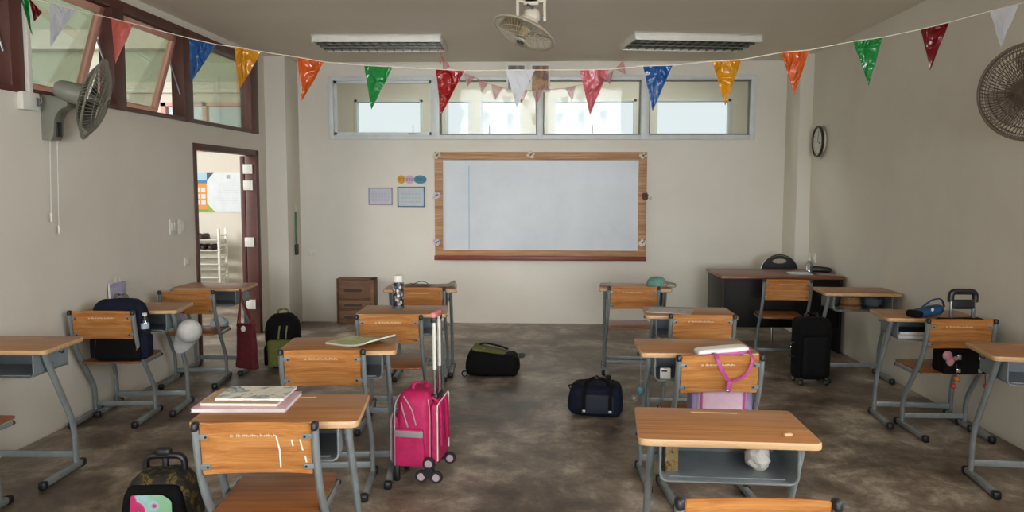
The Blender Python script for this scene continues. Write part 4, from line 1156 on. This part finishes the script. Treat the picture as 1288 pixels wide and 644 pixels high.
# green handled duster hanging on the column
t = thing('hanging_duster', 'green handled brush hanging on the side of the left column', 'brush', (-2.765, 8.74, 0))
gm = plain('green_stick', '3f6a44', .5)
b = MB(); b.tube([(.014, 0, .90), (.014, 0, 1.27)], .011, gm, 8); b.build('handle', None, t)
b = MB(); b.box((.016, 0, .85), (.026, .07, .12), plain('dark_bristle', '3a4438', .9), .006); b.build('brush_head', None, t)
b = MB(); b.tube(fillet([(.0, 0, 1.34), (.014, 0, 1.33), (.014, 0, 1.27)], .01), .004, M['white_paint'], 6); b.build('hook', None, t)
# clock
t = thing('wall_clock', 'round white clock with a dark brown rim on the right wall', 'clock', (0, 0, 0))
MC = frameM(Rp(0, 8.2, 2.02), (-1, .0, 0), (0, 1, 0))
b = MB(); b.M = MC; b.lathe([(.11, 0), (.125, .002), (.125, .035), (.11, .037)], M['white_paint'], 36); b.build('back_case', None, t)
b = MB(); b.M = MC; b.lathe([(.138, .03), (.158, .034), (.162, .045), (.155, .056), (.14, .056), (.138, .05), (.138, .03)], plain('dark_brown_rim', '2e1c16', .35), 40, None, False); b.build('rim', None, t)
b = MB(); b.M = MC; b.lathe([(.14, .036), (.14, .042), (.0, .042)], plain('clock_face', 'c6c8c0', .5), 36); f = b.build('dial', None, t)
b = MB(); b.M = MC
for k in range(12):
    a = k*PI/6; b.box((.118*math.cos(a), .118*math.sin(a), .0425), (.018, .005, .001), M['black'], 0, (0, 0, a))
b.build('hour_marks', None, f)
for L, a, w in ((.075, R(160), .008), (.11, R(260), .006)):
    b = MB(); b.M = MC; b.box((L/2*math.cos(a), L/2*math.sin(a), .045), (L, w, .002), M['black'], 0, (0, 0, a)); b.build('hand', None, t)

# ------------------------------------------------------------------ fluorescent fixtures
def fixture(label, cx, cy, rz):
    t = thing('ceiling_light', label, 'ceiling light', (cx, cy, 0), rz, 'louvred ceiling lights')
    z0, z1 = 2.872, CEIL; w, d = .60, .285
    b = MB(); wp_ = M['white_paint']
    b.span((-w, -d, z1-.012), (w, d, z1-.001), wp_)
    for sy in (-1, 1): b.box((0, sy*(d-.006), (z0+z1)/2), (2*w, .012, z1-z0-.002), wp_, .002)
    for sx in (-1, 1): b.box((sx*(w-.008), 0, (z0+z1)/2), (.016, 2*d, z1-z0-.002), wp_, .002)
    b.build('housing', None, t)
    b = MB(); al = plain('louvre_metal', '8c8a84', .25, .9)
    for k in range(3):
        y = -d+2*d*(k+1)/4; b.box((0, y, z0+.022), (2*w-.04, .006 if k != 1 else .03, .04), al)
    for k in range(13):
        x = -w+2*w*(k+1)/14; b.box((x, 0, z0+.024), (.004, 2*d-.03, .036), al)
    b.build('louvre', None, t)
    for y in (-.21, -.07, .07, .21):
        b = MB(); b.tube([(-w+.03, y, z0+.05), (w-.03, y, z0+.05)], .008, plain('tube_glass', 'b9b2a8', .4), 10); b.build('lamp_tube', None, t)
fixture('white louvred ceiling light on the left of the orbit fan', -1.535, 7.60, R(1.5))
fixture('white louvred ceiling light on the right of the orbit fan', 1.37, 7.62, R(8))

# ------------------------------------------------------------------ fans
def fan_head(t, MF, rad, wires, cage, blade_m, hub_m, motor_m, motor_len=.17, nb=3, depth=.08, rings=3, ringh=.014):
    """local z = blowing direction"""
    def arc(side, a):
        pts = []
        for i in range(9):
            u = i/8; r = .035+(rad-.035)*u
            z = side*depth*(1-u**2.6)
            tw = a+(.22*(1-u))
            pts.append((r*math.cos(tw), r*math.sin(tw), z))
        return pts
    for side, nm in ((1, 'front_grille'), (-1, 'rear_grille')):
        b = MB(); b.M = MF
        for k in range(wires):
            b.tube(arc(side, 2*PI*k/wires), .0019, cage, 4, ref=(0, 0, 1))
        for f in [(.3), (.5), (.72), (.88), (.95)][:rings]:
            r = .035+(rad-.035)*f; z = side*depth*(1-f**2.6)
            b.tube([(r*math.cos(2*PI*k/40), r*math.sin(2*PI*k/40), z) for k in range(40)], .002, cage, 5, ref=(0, 0, 1), closed=True)
        b.build(nm, None, t)
    b = MB(); b.M = MF
    b.tube([(rad*math.cos(2*PI*k/56), rad*math.sin(2*PI*k/56), 0) for k in range(56)], .007, cage, 8, ref=(0, 0, 1), r2=ringh, closed=True); b.build('guard_ring', None, t)
    b = MB(); b.M = MF; b.lathe([(.0, depth+.008), (.03, depth+.008), (.046, depth+.004), (.048, depth-.004), (.0, depth-.006)][::-1], hub_m, 28); bd = b.build('badge', None, t)
    b = MB(); b.M = MF; b.lathe([(.0, depth+.0105), (.027, depth+.0105), (.028, depth+.007), (.0, depth+.006)][::-1], M['black'], 24)
    b.box((0, 0, depth+.0112), (.03, .003, .001), M['zinc'], 0, (0, 0, R(25))); b.build('badge_disc', None, bd)
    for k in range(nb):
        b = MB(); b.M = MF; a0 = 2*PI*k/nb
        tm = bmesh.new(); nu, nv = 6, 6; g = []
        for i in range(nu+1):
            u = i/nu; r = .03+(rad*.84-.03)*u; half = .30+.28*math.sin(u*PI*.8)
            g.append([tm.verts.new((r*math.cos(a0+half*(2*j/nv-1)), r*math.sin(a0+half*(2*j/nv-1)), .028*(2*j/nv-1))) for j in range(nv+1)])
        for i in range(nu):
            for j in range(nv): tm.faces.new((g[i][j], g[i+1][j], g[i+1][j+1], g[i][j+1]))
        bmesh.ops.solidify(tm, geom=tm.faces[:], thickness=.002)
        b.add(tm, blade_m); b.build('blade', None, t)
    b = MB(); b.M = MF; b.lathe([(.0, -.03), (.034, -.03), (.036, .02), (.028, .034), (.0, .036)], blade_m, 20); b.build('hub', None, t)
    b = MB(); b.M = MF
    b.lathe([(.0, -depth-motor_len), (.035, -depth-motor_len+.004), (.055, -depth-motor_len+.03), (.062, -depth-motor_len*.5), (.066, -depth-.02), (.066, -depth), (.0, -depth+.002)], motor_m, 28); b.build('motor_housing', None, t)
grey = mottled('fan_grey', [(.3, '747468'), (.7, '848478')], 6, .4)
cage_l = plain('fan_cage_grey', '777567', .4)
blade_g = glass('smoke_blade', (.45, .45, .42, 1), .08)
# left wall fan
t = thing('wall_fan', 'grey wall fan on the left wall below the brown windows', 'fan', (0, 0, 0), 0, 'wall mounted fans')
HF = Vector((-2.765, 4.84, 2.085)); df = Vector((.93, .34, -.30)).normalized()
fan_head(t, frameM(HF, df, (0, 1, 0)), .245, 64, cage_l, plain('fan_blade_grey', '4d4c46', .35), grey, grey, .16, 3, .07)
b = MB(); b.M = Matrix.Translation(Lp(0, 4.84, 0)) @ Matrix.Rotation(LROT, 4, 'Z')
pr_ = round_poly([(.0, 2.115), (.165, 2.085), (.175, 2.04), (.12, 2.02), (.085, 1.97), (.075, 1.86), (.06, 1.835), (.0, 1.835)], [.004, .02, .02, .03, .04, .02, .01, .004], 5)
b.prism(pr_, .10, grey, Matrix(((1, 0, 0, 0), (0, 0, 1, -.05), (0, 1, 0, 0), (0, 0, 0, 1))), .003); br_ = b.build('wall_bracket', None, t)
b = MB(); b.M = Matrix.Translation(Lp(0, 4.84, 0)) @ Matrix.Rotation(LROT, 4, 'Z'); b.box((.081, 0, 1.90), (.012, .05, .09), M['black'], .005); b.build('speed_switch', None, br_)
b = MB(); b.tube([Lp(.15, 4.84, 2.07), Lp(.17, 4.84, 2.12), HF-df*.15], .022, grey, 10); b.build('neck', None, t)
b = MB(); q0 = Lp(.02, 4.77, 2.09)
lp = [q0+Vector((.02*math.cos(k*.7)+.005, -.03+.0*k, -.02-.022*math.sin(k*.7)*1.5)) for k in range(19)]
b.tube([Lp(.01, 4.72, 2.06)]+lp, .004, plain('fan_cable', '6a685e', .5), 6, ref=(0, 1, 0)); b.build('coiled_cable', None, t)
for yy, zl in ((4.80, 1.36), (4.87, 1.28)):
    b = MB(); b.tube([Lp(.045, yy, 1.84), Lp(.03, yy, zl+.02)], .0016, M['paper'], 5); pc = b.build('pull_cord', None, t)
    b = MB(); b.lathe([(.004, -.03), (.007, -.025), (.007, .02), (.003, .025)], M['paper'], 10, Matrix.Translation(Lp(.03, yy, zl))); b.build('pull_knob', None, pc)
# right wall fan
t = thing('wall_fan', 'dark wall fan on the right wall cut by the edge of the photo', 'fan', (0, 0, 0), 0, 'wall mounted fans')
HR = Vector((2.50, 4.20, 2.045)); dr = Vector((-.22, -.96, -.10)).normalized()
cage_r = plain('fan_cage_dark', '54463c', .5, spec=.2)
greyd = mottled('fan_taupe', [(.3, '716a60'), (.7, '80796e')], 6, .45)
fan_head(t, frameM(HR, dr, (0, 0, 1)), .245, 76, cage_r, glass('smoke_blade_dark', (.50, .44, .40, 1), .03), greyd, greyd, .15, 3, .075, 5, .007)
b = MB(); b.tube(fillet([HR-dr*.16, HR-dr*.2+Vector((0, 0, -.06)), Rp(.1, 4.43, 1.95), Rp(.02, 4.43, 1.93)], .06), .025, greyd, 10); b.build('neck', None, t)
b = MB(); b.M = Matrix.Translation(Rp(0, 4.43, 0)); b.box((-.045, 0, 1.93), (.09, .11, .24), greyd, .015); b.build('wall_bracket', None, t)
# ceiling orbit fan
t = thing('ceiling_fan', 'cream caged orbit fan hanging tilted from the ceiling', 'fan', (0, 0, 0))
cream = plain('fan_cream', 'bdb5a2', .45); cagec = plain('fan_cage_cream', 'a89f8c', .45)
HO = Vector((-.125, 5.30, 2.562)); do = Vector((-.36, -.20, -.88)).normalized()
fan_head(t, frameM(HO, do, (0, 1, 0)), .205, 52, cagec, plain('fan_blade_cream', '9b8764', .5), cream, cream, .07, 3, .06)
b = MB(); cx = HO.x+.045
b.lathe([(.10, CEIL-.025), (.115, CEIL-.02), (.115, CEIL-.001)], cream, 28, Matrix.Translation((cx, 5.30, 0)))
b.box((cx, 5.30, 2.84), (.10, .05, .21), cream, .01)
b.box((cx, 5.30, 2.765), (.20, .05, .025), cream, .005)
for sx in (-1, 1): b.box((cx+sx*.088, 5.30, 2.70), (.02, .045, .14), cream, .005)
b.build('mount_bracket', None, t)
b = MB(); b.soft((cx+.005, 5.31, 2.672), (.11, .09, .10), .04, cream, 8); b.tube([(cx-.088, 5.3, 2.66), (cx+.088, 5.3, 2.66)], .008, M['zinc'], 8, ref=(0, 0, 1)); b.box((cx-.005, 5.26, 2.725), (.05, .01, .015), M['black'], .003, (0, .5, 0)); b.build('oscillating_gear', None, t)
# conduit and junction box on the left wall
b = MB(); b.M = Matrix.Translation(Lp(0, 4.66, 0)) @ Matrix.Rotation(LROT, 4, 'Z'); b.span((.014, -.018, 2.02), (.038, .018, 2.9), M['white_paint'], .003); o = b.build('cable_conduit'); tag(o, 'white cable trunking running up the left window post', 'cable trunking')
t = thing('junction_box', 'white junction box on the left wall beside the grey fan', 'junction box')
b = MB(); b.M = Matrix.Translation(Lp(0, 4.655, 0)) @ Matrix.Rotation(LROT, 4, 'Z'); b.box((.02, 0, 2.055), (.04, .15, .105), M['white_paint'], .005); b.build('box', None, t)
b = MB(); b.M = Matrix.Translation(Lp(0, 4.655, 0)) @ Matrix.Rotation(LROT, 4, 'Z'); b.box((.042, .05, 2.055), (.006, .03, .05), M['zinc'], .002); b.build('cover_plate', None, t)

# ------------------------------------------------------------------ bunting
FC = {'white': 'e2e3e8', 'pink': 'd9796c', 'blue': '1f62a6', 'yellow': 'dfa013', 'orange': 'dc6a22', 'green': '1f9a48', 'red': 'b51f22', 'dark': '8c1220', 'rose': 'd6707a'}
FM = {k: plastic_sheet('flag_'+k, v, .3, 0.10 if k not in ('white', 'pink') else .4, 1.0 if k not in ('white', 'pink') else .4) for k, v in FC.items()}
def flag_mesh(p0, p1, tip, mat, parent, seed, amp=.011):
    """triangle hung between p0,p1 with its tip"""
    p0, p1, tip = Vector(p0), Vector(p1), Vector(tip)
    tm = bmesh.new(); n = 10; rows = []
    for i in range(n+1):
        u = i/n; a = p0.lerp(tip, u); c_ = p1.lerp(tip, u); row = []
        m_ = max(1, n-i)
        for j in range(n-i+1):
            p = a.lerp(c_, j/m_ if n-i else 0)
            d = amp*(noise.noise(Vector((p.x*14+seed*3, p.z*14, seed)))+.6*math.sin(j/m_*PI)*(1 if seed % 2 else -1))*min(1, u*3)
            row.append(tm.verts.new(p+Vector((0, d, 0))))
        rows.append(row)
    for i in range(n):
        A_, B_ = rows[i], rows[i+1]
        for j in range(len(B_)):
            tm.faces.new((A_[j], A_[j+1], B_[j]))
            if j < len(B_)-1: tm.faces.new((A_[j+1], B_[j+1], B_[j]))
    bmesh.ops.solidify(tm, geom=tm.faces[:], thickness=.0006)
    b = MB(); b.add(tm, mat); return b.build('flag', None, parent, smooth=60)
S0, S1 = Vector((-3.04, 4.60, 2.64)), Vector((2.855, 4.50, 2.645))
def sY(x): return S0.y+(S1.y-S0.y)*(x-S0.x)/(S1.x-S0.x)
# heights of the cord and flags (metres)
FLAGS = [
  ('white', (-2.87, 2.611), (-2.715, 2.569), (-2.876, 2.357)),
  ('pink', (-2.503, 2.522), (-2.371, 2.489), (-2.49, 2.263)),
  ('blue', (-2.044, 2.405), (-1.885, 2.368), (-2.043, 2.152)),
  ('yellow', (-1.778, 2.354), (-1.62, 2.325), (-1.762, 2.1)),
  ('orange', (-1.411, 2.293), (-1.254, 2.265), (-1.389, 2.044)),
  ('green', (-1.024, 2.245), (-0.858, 2.235), (-0.985, 1.993)),
  ('red', (-0.611, 2.221), (-0.447, 2.211), (-0.581, 1.961)),
  ('white', (-0.212, 2.214), (-0.045, 2.213), (-0.148, 2.004)),
  ('rose', (0.207, 2.211), (0.372, 2.215), (0.267, 1.958)),
  ('blue', (0.562, 2.231), (0.726, 2.235), (0.62, 1.98)),
  ('yellow', (0.946, 2.255), (1.108, 2.263), (1.022, 2.009)),
  ('orange', (1.324, 2.301), (1.476, 2.313), (1.401, 2.065)),
  ('green', (1.711, 2.358), (1.869, 2.379), (1.807, 2.115)),
  ('dark', (2.072, 2.42), (2.223, 2.457), (2.133, 2.196)),
  ('white', (2.435, 2.514), (2.588, 2.551), (2.504, 2.318)),
]
t = thing('bunting', 'large string of coloured plastic pennants stretched across the whole room', 'bunting')
def at_s(q): return Vector((q[0], sY(q[0]), q[1]))
cp = [Vector((-3.055, 4.60, 2.672)), at_s((-2.99, 2.645))]
for c_, a_, e_, tp_ in FLAGS: cp += [at_s(a_), at_s(e_)]
cp += [Vector((2.868, sY(2.86), 2.63))]
b = MB(); b.tube(cp, .0025, plain('bunting_cord', 'c6bfae', .7), 6, ref=(0, 1, 0)); b.build('cord', None, t)
for k, (c_, a_, e_, tp_) in enumerate(FLAGS):
    flag_mesh(at_s(a_), at_s(e_), at_s(tp_), FM[c_], t, k+1)
flag_mesh((-3.045, 4.585, 2.668), (-2.985, 4.585, 2.64), (-2.965, 4.575, 2.415), FM['green'], t, 31, .012)
flag_mesh((-2.985, 4.59, 2.64), (-2.905, 4.58, 2.555), (-2.97, 4.60, 2.505), FM['dark'], t, 32, .004)
t = thing('bunting', 'small string of clear pink pennants sagging between the ceiling lights', 'bunting')
G = [((-1.001, 2.86), (-0.923, 2.742), (-0.994, 2.70)), ((-0.788, 2.68), (-0.678, 2.64), (-0.749, 2.547)), ((-0.654, 2.63), (-0.543, 2.578), (-0.607, 2.485)), ((-0.512, 2.57), (-0.393, 2.535), (-0.48, 2.406)), ((-0.274, 2.518), (-0.148, 2.507), (-0.211, 2.375)), ((-0.109, 2.509), (0.009, 2.514), (-0.061, 2.374)), ((0.222, 2.529), (0.324, 2.552), (0.293, 2.405)), ((0.394, 2.568), (0.511, 2.60), (0.466, 2.459)), ((0.605, 2.637), (0.697, 2.706), (0.66, 2.56)), ((0.71, 2.716), (0.790, 2.80), (0.823, 2.659))]
PF = clear_sheet('flag_clear_pink', 'd27a82', .62)
cp = [Vector((-1.02, 7.86, 2.876))]
for a_, e_, tp_ in G: cp += [Vector((a_[0], 7.95, a_[1])), Vector((e_[0], 7.95, e_[1]))]
cp += [Vector((.80, 7.88, 2.873))]
b = MB(); b.tube(cp, .0028, plain('pink_cord', 'c08a88', .7), 6, ref=(0, 1, 0)); b.build('cord', None, t)
b = MB(); b.tube([(-.975, 7.62, 2.872), (-.975, 7.625, 2.78), (-.97, 7.62, 2.72)], .004, plain('pink_cord2', 'b5645e', .7), 6, ref=(0, 1, 0)); b.build('loose_end', None, t)
for k, (a_, e_, tp_) in enumerate(G):
    flag_mesh((a_[0], 7.95, a_[1]), (e_[0], 7.95, e_[1]), (tp_[0], 7.95, tp_[1]), PF, t, 50+k, .008)

# ------------------------------------------------------------------ seen through the doorway
PY = OY-.001
t = thing('wall_poster', 'orange poster with a grid of boxes seen through the doorway', 'poster', (-4.60, PY, 1.475))
b = MB(); b.span((-.13, -.004, -.27), (.055, 0, .27), plain('poster_orange', 'd78a2e', .5)); s0 = b.build('sheet', None, t)
b = MB(); b.span((-.13, -.006, .12), (.055, -.003, .16), plain('poster_blue', '2f6fa0', .5)); b.span((-.13, -.006, .16), (.055, -.003, .27), plain('poster_sky', '9fc3d6', .5)); b.build('header_band', None, s0); b = MB(); b.span((-.13, -.006, -.27), (.055, -.003, -.23), plain('poster_green', '6f9c3c', .5)); b.build('footer_band', None, s0)
b = MB()
for i in range(2):
    for j in range(3): b.span((-.105+.075*i, -.0065, -.17+.085*j), (-.045+.075*i, -.003, -.11+.085*j), M['paper'])
b.build('boxes', None, s0)
t = thing('wall_poster', 'white eight sided poster with dark and green corners seen through the doorway', 'poster', (-4.19, PY, 1.475))
b = MB(); b.span((-.355, -.003, -.27), (.225, -.0005, .27), plain('poster_corner', '24405a', .5)); s0 = b.build('backing', None, t)
b = MB(); b.span((-.355, -.0045, -.27), (-.18, -.002, -.1), plain('poster_leaf', '8aa83c', .5)); b.build('corner', None, s0); b = MB(); b.span((.1, -.0045, -.27), (.225, -.002, -.13), plain('poster_leaf2', '8aa83c', .5)); b.build('corner', None, s0)
b = MB(); b.prism([(-.36, -.15), (-.25, -.272), (.12, -.272), (.23, -.15), (.23, .15), (.12, .272), (-.25, .272), (-.36, .15)], .003, plain('poster_white', 'd4dade', .5), Matrix(((1, 0, 0, 0), (0, 0, -1, -.003), (0, 1, 0, 0), (0, 0, 0, 1)))); s1 = b.build('sheet', None, t)
b = MB()
for k in range(9): b.box((-.06, -.0065, .13-.035*k), (.3, .0008, .005), plain('poster_ink', 'c6ced4', .6))
b.box((-.06, -.0065, .21), (.05, .0008, .05), plain('poster_crest', '9aa2a8', .6)); b.build('faint_print', None, s1)
t = thing('shoe_rack', 'white shoe rack with slatted side seen through the doorway', 'shoe rack', (-4.42, 10.30, 0))
b = MB()
for z in (.86, .72, .54, .36, .18): b.span((-.55, -.14, z-.012), (.17, .14, z), M['white_paint'], .003)
b.build('shelves', None, t)
for x0 in (-.57, .17):
    b = MB()
    for y in (-.13, .11): b.span((x0, y, 0), (x0+.03, y+.03, 1.0), M['white_paint'], .003)
    for k in range(7): b.span((x0+.005, -.12, .12+.13*k), (x0+.025, .13, .14+.13*k), M['white_paint'], .002)
    b.build('side_frame', None, t)
b = MB()
for z in (.46, .28, .63): b.span((-.55, .10, z-.03), (.17, .115, z+.03), M['white_paint'])
b.build('back_slats', None, t)
shoe_m = mottled('dark_brown_leather', [(.3, '231612'), (.7, '38251d')], 20, .6)
def shoe():
    t = thing('shoe', 'dark brown shoe on the upper shelves of the white rack in the doorway', 'shoe', (0, 0, 0), 0, 'shoes on the rack')
    b = MB(); b.soft((0, 0, .035), (.085, .22, .07), .03, shoe_m, 6, lambda u, p: Vector((p.x*(1-.2*max(0, -u.y)), p.y, p.z*(1-.3*max(0, -u.y)) if u.z > 0 else p.z)), wob=.006, seed=3); b.build('upper', None, t)
    b = MB(); b.box((0, 0, .006), (.088, .225, .012), M['black'], .004); b.build('sole', None, t)
    return t
sp_ = shoe(); first = True
for z, n in ((.862, 5), (.722, 6)):
    for k in range(n):
        o = sp_ if first else dup(sp_); first = False
        o.location = (-4.90+.105*k+(.0 if z > .8 else .02), 10.30, z); o.rotation_euler = (0, 0, R(random.uniform(-8, 8)))

# ------------------------------------------------------------------ sky, added area lamps and camera
w = bpy.data.worlds.new('World'); SC.world = w; w.use_nodes = True
bg = w.node_tree.nodes['Background']
tc = w.node_tree.nodes.new('ShaderNodeTexCoord')
sx = w.node_tree.nodes.new('ShaderNodeSeparateXYZ'); w.node_tree.links.new(tc.outputs['Generated'], sx.inputs[0])
rp = w.node_tree.nodes.new('ShaderNodeValToRGB')
cr = rp.color_ramp; cr.elements[0].position = .0; cr.elements[0].color = (.93, .96, 1, 1); cr.elements[1].position = .8; cr.elements[1].color = (.70, .82, 1, 1)
w.node_tree.links.new(sx.outputs['Z'], rp.inputs['Fac']); w.node_tree.links.new(rp.outputs['Color'], bg.inputs['Color'])
bg.inputs['Strength'].default_value = 1.0
def area_lamp(name, loc, rot, sx_, sy_, power, col, spread=180):
    l = bpy.data.lights.new(name, 'AREA'); l.shape = 'RECTANGLE'; l.size = sx_; l.size_y = sy_
    l.energy = power; l.color = col; l.spread = R(spread)
    o = bpy.data.objects.new(name, l); C.objects.link(o); o.location = loc; o.rotation_euler = rot; return o
area_lamp('beam_rear_window', ((RX0+RX1)/2, REAR-.15, (RZ0+RZ1)/2), (R(90), 0, 0), RX1-RX0, RZ1-RZ0, 31, (.93, .97, 1), 36)  # added area lamp, beam narrowed so the back wall gets most of it
area_lamp('fill_rear_window', ((RX0+RX1)/2, REAR-.16, (RZ0+RZ1)/2), (R(118), 0, 0), RX1-RX0, RZ1-RZ0, 175, (.93, .97, 1), 150)  # second added fill at the rear opening, aimed up to lift the ceiling
area_lamp('fill_right_window', (RW[0]+.22, (QY0+QY1)/2+5, (QZ0+QZ1)/2), (R(104), 0, R(90)), QY1-QY0, QZ1-QZ0, 220, (.94, .97, 1), 160)  # added area lamp outside the unseen right window, aimed up for wall and ceiling
area_lamp('fill_hall', (-8.5, 5.5, 3.0), (R(80), 0, R(-45)), 4, 3, 300, (1, .97, .92), 140)  # area lamp added to brighten the facing hall wall; no source known there
area_lamp('fill_beyond', (0, 10.3, 3.65), (0, 0, 0), 4, .6, 60, (1, .96, .9))  # added area lamp brightening the room beyond; no fitting is known there
SC.view_settings.view_transform = 'Standard'; SC.view_settings.look = 'None'
SC.view_settings.exposure = 0.0; SC.view_settings.gamma = 1.0; SC.view_settings.use_curve_mapping = False
SC.cycles.max_bounces = 10; SC.cycles.diffuse_bounces = 6; SC.cycles.transparent_max_bounces = 16
SC.cycles.sample_clamp_indirect = 6.0; SC.cycles.use_denoising = True
SC.cycles.caustics_reflective = False; SC.cycles.caustics_refractive = False
yaw, pit, rol = .038, .0866, .0023
cyw, syw, cp_, sp2 = math.cos(yaw), math.sin(yaw), math.cos(pit), math.sin(pit)
F = Vector((-syw*cp_, cyw*cp_, -sp2)); R0 = Vector((cyw, syw, 0)); U0 = Vector((-syw*sp2, cyw*sp2, cp_))
RR = R0*math.cos(rol)+U0*math.sin(rol); UU = U0*math.cos(rol)-R0*math.sin(rol)
cam = bpy.data.cameras.new('Camera'); cam.sensor_width = 36; cam.lens = 993.7/1288*36; cam.clip_start = .05
co = bpy.data.objects.new('Camera', cam); C.objects.link(co)
m4 = Matrix((RR, UU, -F)).transposed().to_4x4(); m4.translation = Vector((0, 0, 1.55)); co.matrix_world = m4
SC.camera = co
